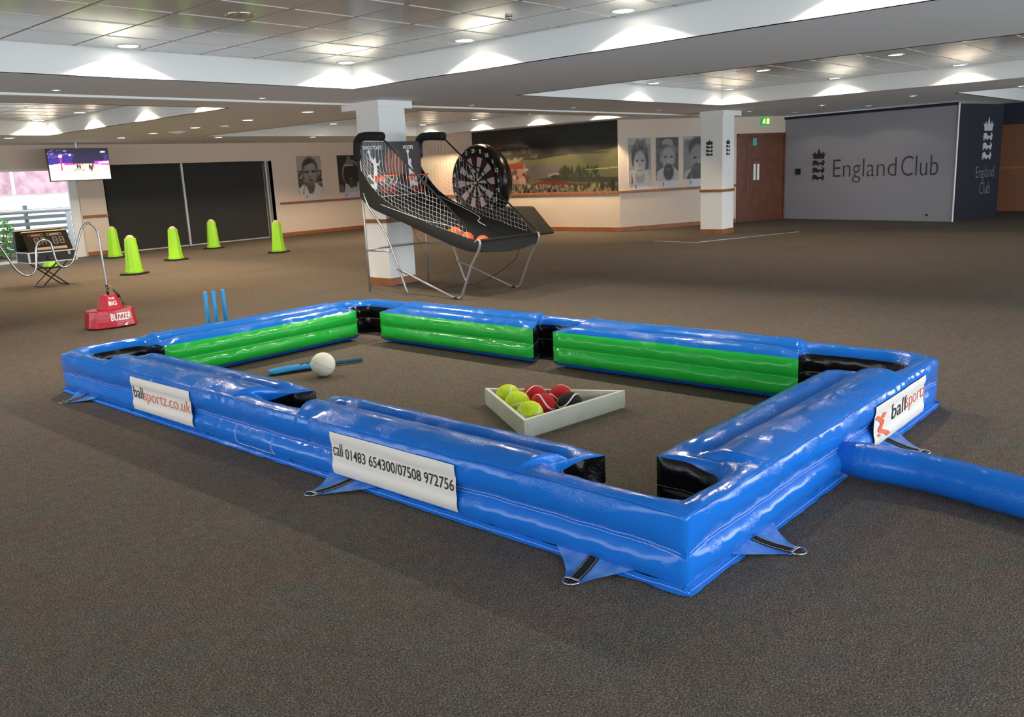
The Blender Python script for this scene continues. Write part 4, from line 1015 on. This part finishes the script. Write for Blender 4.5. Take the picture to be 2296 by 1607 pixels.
wb = empty('white_ball', (3.86, 5.45, 0.094), 0, 'large white ball resting in front of the blue bat', 'ball'); wb.rotation_euler = (0.4, 0.3, 0.5)
MB().sphere((0,0,0), 0.094, 40, 26).build('cover', 'leather_white', wb, smooth=True)
Pq = [Vector((0.0945*math.cos(a), 0.0945*math.sin(a), 0)) for a in [2*PI*i/60 for i in range(60)]]
MB().tube(Pq, 0.0016, 5, closed=True).build('seam_line', mat('seam_beige', (0.42,0.38,0.30), 0.7), wb)

# cricket bat
bt = empty('cricket_bat', (3.98, 5.72, 0), 0, 'light blue plastic cricket bat lying on the carpet behind the white ball', 'bat')
a0, a1 = Vector((3.63, 5.86)), Vector((4.36, 5.60)); t = (a1-a0).normalized(); mB = frame(Vector((a0.x-3.98, a0.y-5.72, 0.0)), (t.x, t.y, 0), (-t.y, t.x, 0))
def blade(a, b_):
    x = a*0.44; wd = 0.052*(1-0.35*max(0, (a-0.8)/0.2)**2)*(min(1, 0.55+a/0.06*0.45))
    th = 2*PI*b_; zz = 0.022+0.018*math.sin(th)*(0.8 if a < 0.05 else 1); yy = wd*math.cos(th)
    if math.sin(th) > 0: zz += 0.014*max(0, 1-abs(math.cos(th)))
    return mB@Vector((x, yy, zz+0.006*math.sin(a*3)))
b = MB().grid(blade, 24, 24); b.add([mB@Vector((0,0,0.022))]+[blade(0, j/24) for j in range(24)], [(0, 1+j, 1+(j+1)%24) for j in range(24)])
b.build('blade', 'cyan', bt, smooth=True)
b = MB().tube([mB@Vector((0.42,0,0.028)), mB@Vector((0.47,0,0.027)), mB@Vector((0.76,0,0.024)), mB@Vector((0.775,0,0.024))], [0.022,0.017,0.018,0.016], 14); b.build('handle', 'grip', bt, smooth=True, auto=50)
b = MB(); 
for s_ in (-1, 1): b.tube([mB@Vector((0.25,-0.02*s_,0.058)), mB@Vector((0.29,0.0,0.060)), mB@Vector((0.33,-0.02*s_,0.058))], 0.0025, 5)
b.build('printed_mark', 'ink', bt)

# stumps
for (x, y, lb) in ((4.26,7.86,'blue cricket stump, leftmost of the three behind the table'), (4.33,7.83,'blue cricket stump, middle of the three behind the table'), (4.45,7.86,'blue cricket stump, rightmost of the three behind the table')):
    o = empty('cricket_stump', (x, y, 0), 0, lb, 'stump', 'blue cricket stumps')
    MB().lathe([(0.021,0.0),(0.021,0.45),(0.019,0.468),(0.009,0.470),(0.009,0.462)], 16).build('stake', 'cyan', o, smooth=True, auto=40)
    MB().lathe([(0.03,0.0),(0.03,0.015),(0.022,0.03)], 16).build('foot', 'grip', o, smooth=True, auto=40)

# ------------------------------------------------------------------ cones
def make_cone():
    o = empty('game_cone')
    MB().prism([(-0.15,-0.19),(0.15,-0.19),(0.19,-0.15),(0.19,0.15),(0.15,0.19),(-0.15,0.19),(-0.19,0.15),(-0.19,-0.15)], 0.0, 0.032).build('base', 'rubber', o, bevel=0.006)
    def ring(a): return 1+0.035*math.cos(8*a)
    MB().lathe([(0.150,0.032),(0.150,0.055),(0.138,0.060),(0.126,0.20),(0.116,0.34),(0.105,0.48),(0.094,0.60),(0.090,0.635),(0.078,0.635)], 48, ring=ring).build('body', 'lime', o, smooth=True, auto=40)
    b = MB()
    for k in range(28):
        a = 2*PI*k/28; b.box(-0.007,0.007,0.147,0.156,0.060,0.072, Matrix.Rotation(a, 4, 'Z'))
    b.build('studs', 'lime', o)
    MB().sphere((0,0,0.640), 0.068, 20, 12, (1,1,0.75)).build('top_ball', 'tan', o, smooth=True)
    return o
cn = None
for i, (x, y, rz, lb) in enumerate(((8.42,19.25,0.2,'lime green cone beside the wall pier, behind the buzzer wire'), (6.91,15.12,0.5,'nearest lime green cone, left of the middle of the row'),
        (8.67,17.0,0.1,'lime green cone in front of the left dark blind'), (10.64,18.95,0.3,'farthest lime green cone, in front of the middle of the blinds'),
        (10.51,16.05,0.6,'rightmost lime green cone, in front of the right end of the blinds'), (6.77,18.45,0.2,'lime green cone mostly hidden behind the scoreboard case'))):
    if cn is None: cn = make_cone(); o = cn
    else: o = copy_tree(cn)
    o.location = (x, y, 0); o.rotation_euler = (0,0,rz); tag(o, lb, 'cone', 'lime green cones')

# ------------------------------------------------------------------ the buzzer wire game
bz = empty('buzzer_game', (4.06, 9.60, 0), -0.10, 'red buzzer wire game with a tall bent steel tube', 'wire game')
def buz_base(dx):
    foot = [(-0.25,-0.04),(-0.19,-0.13),(0.0,-0.16),(0.19,-0.13),(0.25,-0.04),(0.25,0.10),(0.17,0.17),(-0.17,0.17),(-0.25,0.10)]
    def tier(F, z0, z1, k0, k1, nm):
        vs = []; n = len(F)
        for z, k in ((z0,k0),(z0+0.01,k0*1.01),(z1-0.012,k1),(z1,k1*0.96)): vs += [(x*k+dx, y*k, z) for x, y in F]
        fs = [(r*n+i, r*n+(i+1)%n, (r+1)*n+(i+1)%n, (r+1)*n+i) for r in range(3) for i in range(n)]+[list(range(n))[::-1], list(range(3*n,4*n))]
        return MB().add(vs, fs).build(nm, 'red', bz, bevel=0.006)
    tier(foot, 0.012, 0.205, 1.04, 0.95, 'lower_base')
    sq = [(-0.12,-0.05),(-0.08,-0.11),(0.08,-0.11),(0.12,-0.05),(0.12,0.08),(-0.12,0.08)]
    tier(sq, 0.20, 0.365, 1.0, 0.70, 'upper_base')
    for x, y in ((-0.15,-0.10),(0.15,-0.10),(0.15,0.12),(-0.15,0.12)): MB().lathe([(0.015,0),(0.015,0.014)], 10, Matrix.Translation((x+dx,y,0))).build('rubber_foot', 'rubber', bz)
buz_base(0.0)
def bl(txt, x0, x1, z0, z1, y):
    m_ = frame(Vector((0, y, 0)), (1,0,0), (0,0,1)); vs, fs = text_geo(txt, 1.0, 0.02); vs = fit(vs, x0, x1, z0, z1)
    return vs, fs, m_
def on_lower(v):   # follow the two front facets of the base
    x = v.x; yy = -0.16+abs(x)*0.158; return Vector((x, yy*(1.04-0.09*(v.y/0.2))-0.006, v.y))
vs, fs = text_geo('BUZZER', 1.0, 0.025); vs = fit(vs, -0.055, 0.17, 0.085, 0.165)
MB().add([on_lower(v) for v in vs], fs).build('lettering', 'white_vinyl', bz, recalc=False)
for txt, x0, x1, z0, z1 in (('THE', -0.035, 0.030, 0.315, 0.338), ('BIG', -0.040, 0.045, 0.250, 0.298)):
    vs, fs = text_geo(txt, 1.0, 0.025); vs = fit(vs, x0, x1, z0, z1)
    MB().add([Vector((v.x, -0.113+0.33*0.10*(v.y-0.20)/0.16-0.004, v.y)) for v in vs], fs).build('lettering', 'white_vinyl', bz, recalc=False)
b = MB(); b.prism([(0.07,0.03),(0.10,0.055),(0.12,0.05),(0.10,0.035),(0.11,0.02)], 0, 0.002, frame(Vector((0,-0.168,0)), (1,0,0), (0,0,1))); b.build('peeled_mark', 'white_vinyl', bz)
tubeP = [(4.06,0.40),(4.06,0.55),(4.055,0.77),(4.05,0.99),(4.03,1.09),(3.97,1.15),(3.90,1.11),(3.84,0.98),(3.77,0.79),(3.72,0.73),(3.66,0.71),(3.61,0.74),(3.59,0.80),(3.575,0.92),(3.56,0.98),(3.51,1.01),(3.45,0.99),(3.42,0.92),(3.40,0.77),(3.37,0.69),(3.31,0.66),(3.25,0.68),(3.19,0.76),(3.12,0.92),(3.04,1.10),(2.96,1.25),(2.84,1.32),(2.60,1.20),(2.40,0.92),(2.31,0.6),(2.31,0.4)]
P = catmull([(x-4.06+0.0, -0.0, z) for x, z in tubeP], 6)
MB().tube(P, 0.0115, 12).build('bent_tube', 'steel', bz, smooth=True)
MB().tube([(0,0,0.35),(0,0,0.47)], 0.015, 12).tube([(-1.75,0,0.35),(-1.75,0,0.47)], 0.015, 12).build('rubber_sleeve', 'rubber', bz, smooth=True)
buz_base(-1.75)
MB().tube(catmull([(0.02+0.035*math.cos(a), 0.01*math.sin(a)-0.02, 0.425+0.028*math.sin(a)) for a in [2*PI*i/12 for i in range(12)]], 3, True), 0.0025, 5, closed=True).build('wand_loop', 'chrome', bz, smooth=True)
MB().tube([(0.05,-0.02,0.42),(0.11,-0.03,0.325)], [0.010,0.013], 10).build('wand_handle', 'black_plastic', bz, smooth=True)
MB().tube(catmull([(0.11,-0.03,0.325),(0.13,-0.02,0.26),(0.14,0.0,0.205)], 5), 0.003, 6).tube([(0.15,0,0.205),(0.15,0.0,0.27)], 0.0035, 6).tube([(0.175,0,0.205),(0.168,0.0,0.25)], 0.003, 6).build('wand_cable', 'black_plastic', bz)

# ------------------------------------------------------------------ scoreboard case on folding stand
cs = empty('folding_stand', (5.44, 14.95, 0), 0, 'black folding cross-legged stand under the scoreboard case', 'stand')
for y in (-0.17, 0.17):
    for s_ in (-1, 1):
        MB().tube([(-0.20*s_, y, 0.008), (0.24*s_, y, 0.385)], 0.011, 8).build('leg', 'black_plastic', cs)
b = MB()
for x, z in ((-0.20,0.012),(0.20,0.012),(-0.235,0.385),(0.235,0.385)): b.tube([(x,-0.19,z),(x,0.19,z)], 0.010, 8)
b.build('cross_bar', 'black_plastic', cs)
ca = empty('scoreboard_case', (5.46, 15.0, 0.397), 0, 'open black flight case scoreboard with outlined digits, on the folding stand', 'scoreboard')
MB().box(-0.36,0.36,-0.25,0.25,0.0,0.165).build('case_body', 'case_black', ca)
b = MB()
for x in (-0.36, 0.36):
    for y in (-0.25, 0.25): b.box(x-0.012,x+0.012,y-0.012,y+0.012,-0.002,0.168)
for z in (0.004, 0.163):
    for y in (-0.25,0.25): b.box(-0.365,0.365,y-0.009,y+0.009,z-0.009,z+0.009)
    for x in (-0.36,0.36): b.box(x-0.009,x+0.009,-0.25,0.25,z-0.009,z+0.009)
b.build('metal_edging', 'alu', ca)
for x in (-0.25, 0.25): MB().box(x-0.022,x+0.022,-0.268,-0.25,0.09,0.15).build('latch', 'chrome', ca, bevel=0.003)
MB().tube(catmull([(-0.085,-0.25,0.095),(-0.08,-0.275,0.06),(0,-0.285,0.045),(0.08,-0.275,0.06),(0.085,-0.25,0.095)], 5), 0.009, 8).build('handle', 'black_plastic', ca, smooth=True)
# tilted score panel and lid
mL = frame(Vector((0,-0.22,0.168)), (1,0,0), (0, 0.50, 0.87))
MB().box(-0.34,0.34,0.0,0.36,-0.012,0.0, mL).build('score_panel', 'score_panel', ca)
mK = frame(Vector((0,0.24,0.168)), (1,0,0), (0, -0.12, 0.99))
MB().box(-0.36,0.36,0,0.335,-0.10,0.0, mK).build('lid', 'case_black', ca)
MB().box(-0.345,0.345,0.352,0.366,-0.03,0.012, mL).build('lid_edge', mat('brass_edge', (0.62,0.48,0.22), 0.4), ca)
def seg_outline(mtx, x, y, w_, h_, on):
    b = MB(); t = w_*0.24; dd = 0.002
    S7 = {'a': (x+t*0.6, x+w_-t*0.6, y+h_-t, y+h_), 'b': (x+w_-t, x+w_, y+h_/2+t*0.2, y+h_-t*0.6), 'c': (x+w_-t, x+w_, y+t*0.6, y+h_/2-t*0.2), 'd': (x+t*0.6, x+w_-t*0.6, y, y+t), 'e': (x, x+t, y+t*0.6, y+h_/2-t*0.2), 'f': (x, x+t, y+h_/2+t*0.2, y+h_-t*0.6), 'g': (x+t*0.6, x+w_-t*0.6, y+h_/2-t/2, y+h_/2+t/2)}
    for k in on:
        a0_, a1_, b0_, b1_ = S7[k]; e = 0.0035
        for r_ in ((a0_,a1_,b0_,b0_+e),(a0_,a1_,b1_-e,b1_),(a0_,a0_+e,b0_,b1_),(a1_-e,a1_,b0_,b1_)): b.box(*r_, 0.0, dd, mtx)
    return b
for x, on in ((-0.20,'abcdefg'),(-0.10,'abcefg'),(0.08,'abcdefg'),(0.18,'abcdefg')):
    seg_outline(mL, x, 0.12, 0.075, 0.13, on).build('digit', 'score_line', ca)
for x0, x1, m_ in ((-0.26,-0.04,'score_pink'),(0.02,0.24,'score_line')):
    b = MB(); e = 0.005
    for r_ in ((x0,x1,0.275,0.275+e),(x0,x1,0.32-e,0.32),(x0,x0+e,0.275,0.32),(x1-e,x1,0.275,0.32)): b.box(*r_, 0, 0.002, mL)
    b.box(x0+0.04,x1-0.04,0.29,0.305,0,0.002,mL); b.build('name_plate', m_, ca)
MB().box(-0.20,0.26,0.03,0.075,0.0,0.003,mL).build('button_strip', 'buttons', ca)
b = MB()
for k in range(10): b.box(-0.05+k*0.028,-0.032+k*0.028,0.04,0.066,0.003,0.006,mL)
b.build('buttons', 'score_line', ca)

# ------------------------------------------------------------------ basketball arcade game
AX0, AX1 = 7.25, 8.32
ar = empty('basketball_arcade', (7.78, 8.0, 0), 0, 'black two-hoop basketball arcade game with white side nets, before the pillar', 'arcade game')
AO = ar.location.copy()
def T(b_, P_, r=0.014, n=10, seg=6):
    b_.tube([p-AO for p in (catmull(P_, seg) if len(P_) > 2 else [Vector(q) for q in P_])], r, n)
def leg(P_, nm='leg'): b = MB(); T(b, P_); return b.build(nm, 'grey_tube', ar, smooth=True)
for x in (AX0, AX1):
    leg([(x,9.02,0.0),(x,9.02,1.20)])
    leg([(x,8.26,0.0),(x,8.60,0.75),(x,8.90,1.10),(x,8.99,1.30)])
    b = MB(); P_ = catmull([(x,7.02,0.70),(x,6.95,0.72),(x,6.96,0.62),(x,7.10,0.42)], 6)+[Vector((x,7.28,0.06))]+catmull([(x,7.30,0.028),(x,7.36,0.014),(x,7.44,0.022)], 5)+[Vector((x,8.43,0.33))]
    b.tube([p-AO for p in P_], 0.016, 10); b.build('front_leg', 'grey_tube', ar, smooth=True)
    b = MB(); T(b, [(x,9.02,0.55),(x,8.55,0.55)], 0.011); b.build('side_brace', 'grey_tube', ar, smooth=True)
for y_, z_ in ((9.02,0.56),(9.02,1.25)):
    b = MB(); T(b, [(AX0,y_,z_),(AX1,y_,z_)], 0.011); b.build('cross_bar', 'grey_tube', ar, smooth=True)
for x in (AX0, AX1):
    b = MB(); T(b, [(x,7.42,0.014),(x,7.36,0.010)], 0.020, 10); b.build('foot_cap', 'rubber', ar)
# padded arms at the top
for x in (AX0, AX1):
    P_ = catmull([(x,9.04,1.25),(x,9.05,1.60),(x,9.04,1.90),(x,8.98,1.985),(x,8.86,2.005),(x,8.54,1.985)], 7)
    pth = [p for p in P_]
    rr2 = [0.016 if p.z < 1.72 else 0.055 for p in pth]
    MB().tube([p-AO for p in pth], rr2, 14).build('padded_arm', 'black', ar, smooth=True)
    b = MB(); T(b, [(x,8.55,1.97),(x,8.31,1.62+0.05),(x,7.33,1.04-0.0),(x,7.0,0.76)] if False else [(x,8.55,1.97),(x,7.00,0.76)], 0.011, 8); b.build('edge_tape', 'black', ar, smooth=True)
# fabric trough (side bands, ramp, front pouch)
low = [(9.03,1.20),(8.80,1.08),(8.51,0.99),(8.2,0.90),(7.9,0.80),(7.6,0.71),(7.3,0.62),(7.06,0.58),(6.97,0.60)]
top = [(9.03,1.62),(8.80,1.36),(8.51,1.17),(8.2,1.05),(7.9,0.95),(7.6,0.87),(7.3,0.79),(7.06,0.73),(6.96,0.71)]
low = [(v.x, v.y) for v in catmull([(a, b_, 0) for a, b_ in low], 4)]; top = [(v.x, v.y) for v in catmull([(a, b_, 0) for a, b_ in top], 4)]
for x in (AX0, AX1):
    sg = 1 if x == AX0 else -1; n_ = len(low)
    vs = []
    for i in range(n_):
        for j in range(5):
            t = j/4; y = low[i][0]*(1-t)+top[i][0]*t; z = low[i][1]*(1-t)+top[i][1]*t
            vs.append(Vector((x-sg*0.012*math.sin(PI*t)+0.004*fb(y*9, z*9, x), y, z))-AO)
    MB().add(vs, [(i*5+j, i*5+j+1, (i+1)*5+j+1, (i+1)*5+j) for i in range(n_-1) for j in range(4)]).build('side_band', 'black', ar, smooth=True)
def ramp(a, b_):
    i = b_*(len(low)-1); k = min(int(i), len(low)-2); f = i-k
    y = low[k][0]*(1-f)+low[k+1][0]*f; z = low[k][1]*(1-f)+low[k+1][1]*f
    return Vector((AX0+(AX1-AX0)*a, y, z+0.01-0.06*math.sin(PI*a)*b_**2))-AO
MB().grid(ramp, 14, 30).build('ramp', 'black', ar, smooth=True)
def front(a, b_):
    s_ = math.sin(PI*a); return Vector((AX0+(AX1-AX0)*a, 6.965-0.02*s_*(1-b_)+0.0*b_, (0.60-0.055*s_)*(1-b_)+0.715*b_))-AO
MB().grid(front, 14, 4).build('front_panel', 'black', ar, smooth=True)
b = MB(); T(b, [(AX0,6.96,0.715),(AX1,6.96,0.715)], 0.016); b.build('padded_front_edge', 'black', ar, smooth=True)
# backboard with printed picture
MB().box(AX0+0.02-AO.x, AX1-0.02-AO.x, 9.0-AO.y, 9.012-AO.y, 1.30, 1.945).build('backboard', 'black_plastic', ar)
bp_ = Paint(96, 62, srgb(38, 36, 42)); bp_.poly([(0,0),(0,1),(0.42,1),(0.42,0)], srgb(70,72,80)); bp_.ell(0.42,0.55,0.12,0.5,srgb(48,56,66),0.6); bp_.ell(0.88,0.7,0.25,0.5,srgb(50,36,38),0.6)
bp_.ell(0.52,0.52,0.15,0.32,srgb(140,82,64),0.12); bp_.ell(0.50,0.58,0.11,0.22,srgb(156,92,68),0.3); bp_.poly([(0.47,0.2),(0.5,0.84),(0.515,0.84),(0.49,0.2)],srgb(90,54,44)); bp_.rect(0.42,0.62,0.14,0.30,srgb(30,26,28)); bp_.specks(30,0.3,0.6,0.1,0.9,[srgb(90,90,96),srgb(44,44,50)],(0.01,0.03),(0.02,0.05),8,0.4)
bd = bp_.build('printed_board', frame(Vector((AX0+0.02, 8.997, 1.30))-AO, (1,0,0), (0,0,1)), AX1-AX0-0.04, 0.645, 'paint_attr', ar)
fK = frame(Vector((AX0+0.02, 8.994, 1.30))-AO, (1,0,0), (0,0,1))
lettering('board_lettering', 'SHOOTOUT', fK, (0.03, 0.34, 0.545, 0.595), 'white_vinyl', ar, 0.03)
lettering('board_lettering', 'HOOPS', fK, (0.72, 0.90, 0.545, 0.595), 'white_vinyl', ar, 0.03)
def silh(dx, flip, nm='player_silhouette'):
    body = [(0.10,0.16),(0.13,0.30),(0.12,0.36),(0.07,0.42),(0.055,0.49),(0.075,0.50),(0.095,0.44),(0.13,0.405),(0.145,0.44),(0.165,0.44),(0.17,0.40),(0.165,0.38),(0.20,0.36),(0.235,0.41),(0.245,0.40),(0.21,0.335),(0.17,0.34),(0.175,0.24),(0.165,0.12),(0.14,0.03),(0.12,0.03),(0.05,0.075),(0.0,0.05),(0.03,0.09),(0.06,0.11),(0.10,0.09),(0.11,0.12),(0.06,0.17),(0.03,0.20),(0.0,0.19),(0.02,0.22),(0.06,0.23)]
    if flip: body = [(0.06,0.04),(0.05,0.18),(0.055,0.30),(0.05,0.42),(0.045,0.49),(0.065,0.49),(0.07,0.40),(0.085,0.42),(0.105,0.42),(0.11,0.38),(0.10,0.35),(0.13,0.28),(0.16,0.20),(0.185,0.14),(0.17,0.13),(0.14,0.18),(0.12,0.23),(0.10,0.20),(0.12,0.13),(0.17,0.10),(0.20,0.07),(0.19,0.05),(0.12,0.07),(0.09,0.05)]
    b = MB().prism([(x+dx, y) for x, y in body], 0, 0.002, fK)
    c = (0.062, 0.515) if not flip else (0.055, 0.515)
    b.prism([(dx+c[0]+0.026*math.cos(a), c[1]+0.026*math.sin(a)) for a in [2*PI*i/16 for i in range(16)]], 0, 0.002, fK)
    b.build(nm, 'white_vinyl', ar)
silh(0.06, False); silh(0.74, True)
# dark skirt below the board
MB().grid(lambda a, b_: Vector((AX0+(AX1-AX0)*a, 9.0-0.02*math.sin(PI*b_), 1.19+0.12*b_))-AO, 8, 4).build('board_skirt', 'black', ar, smooth=True)
# hoops and nets
for hx in (7.52, 8.05):
    ctr = Vector((hx, 8.80, 1.50)); R0 = 0.135
    ring_ = [ctr+Vector((R0*math.cos(a), R0*math.sin(a), 0)) for a in [2*PI*i/36 for i in range(36)]]
    b = MB(); b.tube([p-AO for p in ring_], 0.009, 8, closed=True); b.box(hx-0.06-AO.x, hx+0.06-AO.x, 8.93-AO.y, 8.995-AO.y, 1.43, 1.51); b.build('hoop', 'rim_orange', ar, smooth=False)
    for m_, z0, z1, r0, r1 in (('cord', 0.0, -0.12, R0, 0.10), ('red_net', -0.12, -0.22, 0.10, 0.085)):
        b = MB()
        for k in range(8):
            for s_ in (1, -1):
                P_ = []
                for i in range(5):
                    t = i/4; a = 2*PI*(k+s_*t*0.9)/8; r_ = r0+(r1-r0)*t; P_.append(ctr+Vector((r_*math.cos(a), r_*math.sin(a), z0+(z1-z0)*t))-AO)
                b.tube(P_, 0.0022, 5)
        b.build('hoop_net', m_, ar)
# side nets
def zt_(y):   # tape line
    return 1.97+(8.55-y)*(0.76-1.97)/(8.55-7.00) if y < 8.55 else 1.97
def zl_(y):
    for (a, b_), (c, d_) in zip(top, top[1:]):
        if c <= y <= a: return b_+(d_-b_)*(a-y)/(a-c)
    return top[-1][1]
for x in (AX0, AX1):
    b = MB(); rg = random.Random(int(x*10))
    y = 9.0
    while y > 7.12:
        zt2, z0 = zt_(y), zl_(y)-0.02
        n_ = max(2, int((zt2-z0)/0.08)); P_ = [Vector((x+0.006*rg.uniform(-1,1), y+0.01*math.sin(k*1.3), z0+(zt2-z0)*k/n_))-AO for k in range(n_+1)]
        b.tube(P_, 0.0015, 4); y -= 0.062
    for k in range(18):      # long cords running with the ramp
        P_ = []
        for i in range(40):
            yy = 9.0-i*0.048; zz = zl_(yy)+0.055*k
            if zz > zt_(yy)-0.01 or yy < 7.05: break
            P_.append(Vector((x+0.005*rg.uniform(-1,1), yy, zz+0.006*rg.uniform(-1,1)))-AO)
        if len(P_) > 1 and k < 8: b.tube(P_, 0.0015, 4)
    b.build('side_net', 'cord', ar)
b = MB(); T(b, [(AX0,9.0,1.235),(AX0,8.0,0.98),(AX0+0.2,7.6,0.86),(AX0+0.1,7.35,0.80)], 0.004, 5); T(b, [(AX0+0.02,8.98,1.23),(AX1,8.98,1.25)], 0.004, 5)
T(b, [(AX1,8.7,1.2),(AX1-0.1,7.9,0.95),(AX1-0.5,7.5,0.9),(AX1-0.45,7.42,0.84)], 0.004, 5); b.build('slack_cord', 'cord', ar)
b = MB(); T(b, [(7.28,8.9,1.05),(7.45,8.95,0.93),(7.7,9.1,0.92),(7.9,9.0,1.0)], 0.004, 6); T(b, [(8.28,7.2,0.60),(8.2,7.3,0.35),(8.0,7.7,0.10),(7.9,8.2,0.02)], 0.004, 6); T(b, [(8.0,9.0,0.9),(8.02,8.7,0.4),(8.1,8.3,0.02),(8.3,7.9,0.03)], 0.003, 6); b.build('loose_cable', 'black_plastic', ar)
for (x, y, z, lb) in ((7.46,7.10,0.675,'orange basketball nearest the front edge of the arcade trough'), (7.37,7.27,0.720,'orange basketball in the middle of the three in the arcade trough'), (7.37,7.47,0.780,'orange basketball farthest up the arcade trough, behind the side net')):
    o = empty('mini_basketball', (x, y, z), 0, lb, 'ball', 'mini basketballs in the arcade')
    MB().sphere((0,0,0), 0.088, 26, 16).build('rubber_skin', 'ball_orange', o, smooth=True)
    b = MB()
    for m_ in (Matrix.Rotation(0.5,4,'X'), Matrix.Rotation(PI/2,4,'X'), Matrix.Rotation(PI/2,4,'Y')):
        b.tube([m_@Vector((0.0885*math.cos(a),0.0885*math.sin(a),0)) for a in [2*PI*i/40 for i in range(40)]], 0.0018, 4, closed=True)
    b.build('ribs', 'ink', o)

# ------------------------------------------------------------------ inflatable dartboard
DX = 15.25; DYc, DZc, DR = 14.62, 1.25, 0.86
db = empty('inflatable_dartboard', (DX+0.2, DYc, 0), 0, 'black inflatable dartboard with white numbers and yellow balls stuck on, before the mural', 'inflatable game')
DO = db.location.copy(); mD = Matrix.Translation(Vector((DX, DYc, DZc))-DO)@frame(Vector((0,0,0)), (0,-1,0), (0,0,1))@Matrix.Rotation(math.radians(3), 4, 'Z')
# local: x right (as seen), y up, z towards the camera side (-x world)
prof = [(0.001,0.0),(0.66,0.0),(0.70,0.012),(0.78,0.012),(0.86,-0.035),(0.90,-0.12),(0.905,-0.20),(0.88,-0.30),(0.83,-0.38),(0.6,-0.42),(0.001,-0.42)]
MB().lathe(prof, 64, mD).build('round_body', 'black_vinyl', db, smooth=True, auto=60)
def sector(b_, r0, r1, a0, a1, n=5, z=0.004):
    P_ = [Vector((r0*math.sin(a0+(a1-a0)*i/n), r0*math.cos(a0+(a1-a0)*i/n), z)) for i in range(n+1)]+[Vector((r1*math.sin(a1-(a1-a0)*i/n), r1*math.cos(a1-(a1-a0)*i/n), z)) for i in range(n+1)]
    b_.add([mD@p for p in P_], [list(range(len(P_)))])
M['felt_grey'] = mat('felt_grey', (0.50,0.50,0.54), 0.95); M['felt_dark'] = mat('felt_dark', (0.010,0.009,0.010), 0.95); M['felt_maroon'] = mat('felt_maroon', (0.055,0.010,0.012), 0.95); M['bull_red'] = mat('bull_red', (0.16,0.03,0.015), 0.8)
fg, fk, fm = MB(), MB(), MB()
for k in range(20):
    a0 = 2*PI*(k-0.5)/20; a1 = a0+2*PI/20
    e = 0.02
    if k % 2: sector(fg, 0.10, 0.345, a0+e, a1-e); sector(fg, 0.375, 0.60, a0+e*0.6, a1-e*0.6); sector(fm, 0.347, 0.373, a0, a1); sector(fm, 0.602, 0.64, a0, a1)
    else: sector(fm, 0.375, 0.60, a0, a1); sector(fk, 0.10, 0.345, a0, a1); sector(fk, 0.347, 0.373, a0, a1); sector(fk, 0.602, 0.64, a0, a1)
tf = MB()
for ci, q_ in enumerate((fg, fk, fm)): tf.cur = ci; tf.add(q_.v, q_.f)
tf.build('target_face', ['felt_grey', 'felt_dark', 'felt_maroon'], db, recalc=False)
b = MB(); sector(b, 0.0001, 0.055, 0, 2*PI, 24, 0.006); b.build('bullseye', 'bull_red', db)
bn = MB()
for k, num in enumerate([20,1,18,4,13,6,10,15,2,17,3,19,7,16,8,11,14,9,12,5]):
    vs, fs = text_geo(str(num), 1.0, 0.02); wd = 0.07 if num < 10 else 0.12; a = 2*PI*k/20
    xs_ = [v.x for v in vs]; wd = 0.05 if num < 10 else 0.105
    vs = fit(vs, -wd/2, wd/2, -0.05, 0.05)
    off_ = Vector((0.745*math.sin(a), 0.745*math.cos(a), 0.020)); MB().add([mD@(v+off_) for v in vs], fs).build('number', 'white_vinyl', db, recalc=False)
# base cushions
def cushion(y0, y1, yt0, yt1, x0, x1, z1, nm, mt='black_vinyl'):
    def fn(a, b_):
        y = (y0+(y1-y0)*a)*(1-b_)+(yt0+(yt1-yt0)*a)*b_; return y, z1*b_
    P0 = [(y0,0.0),(y1,0.0),(yt1,z1),(yt0,z1)]
    vs = [(x, y, z) for x in (x0, x1) for y, z in P0]
    return MB().add([Vector(v)-DO for v in vs], [(0,3,2,1),(4,5,6,7),(0,1,5,4),(1,2,6,5),(2,3,7,6),(3,0,4,7)]).build(nm, mt, db, bevel=0.06, smooth=True)
cushion(12.80, 15.95, 13.45, 15.40, DX-0.05, DX+0.75, 0.64, 'base_block', 'black')
MB().sphere(Vector((DX-0.12,14.35,0.30))-DO, 0.24, 24, 14, (1,1.3,1.0)).sphere(Vector((DX-0.12,15.05,0.30))-DO, 0.24, 24, 14, (1,1.3,1.0)).build('front_cushions', 'black_vinyl', db, smooth=True)
for i, (u, v, lb) in enumerate(((0.02,0.27,'topmost yellow ball stuck on the dartboard'), (-0.11,0.15,'yellow ball stuck left of the dartboard centre, above it'), (0.10,0.06,'yellow ball stuck just right of the bullseye'), (0.0,-0.01,'yellow ball on the bullseye'), (-0.11,-0.07,'lowest yellow ball stuck on the dartboard'))):
    o = empty('sticky_ball', DO+(mD@Vector((u, v, 0.040))), 0, lb, 'ball', 'yellow balls stuck on the dartboard')
    MB().sphere((0,0,0), 0.034, 16, 10).build('fluffy_cover', mat('pale_yellow_felt', (0.70,0.66,0.25), 0.9) if i == 0 else bpy.data.materials['pale_yellow_felt'], o, smooth=True)
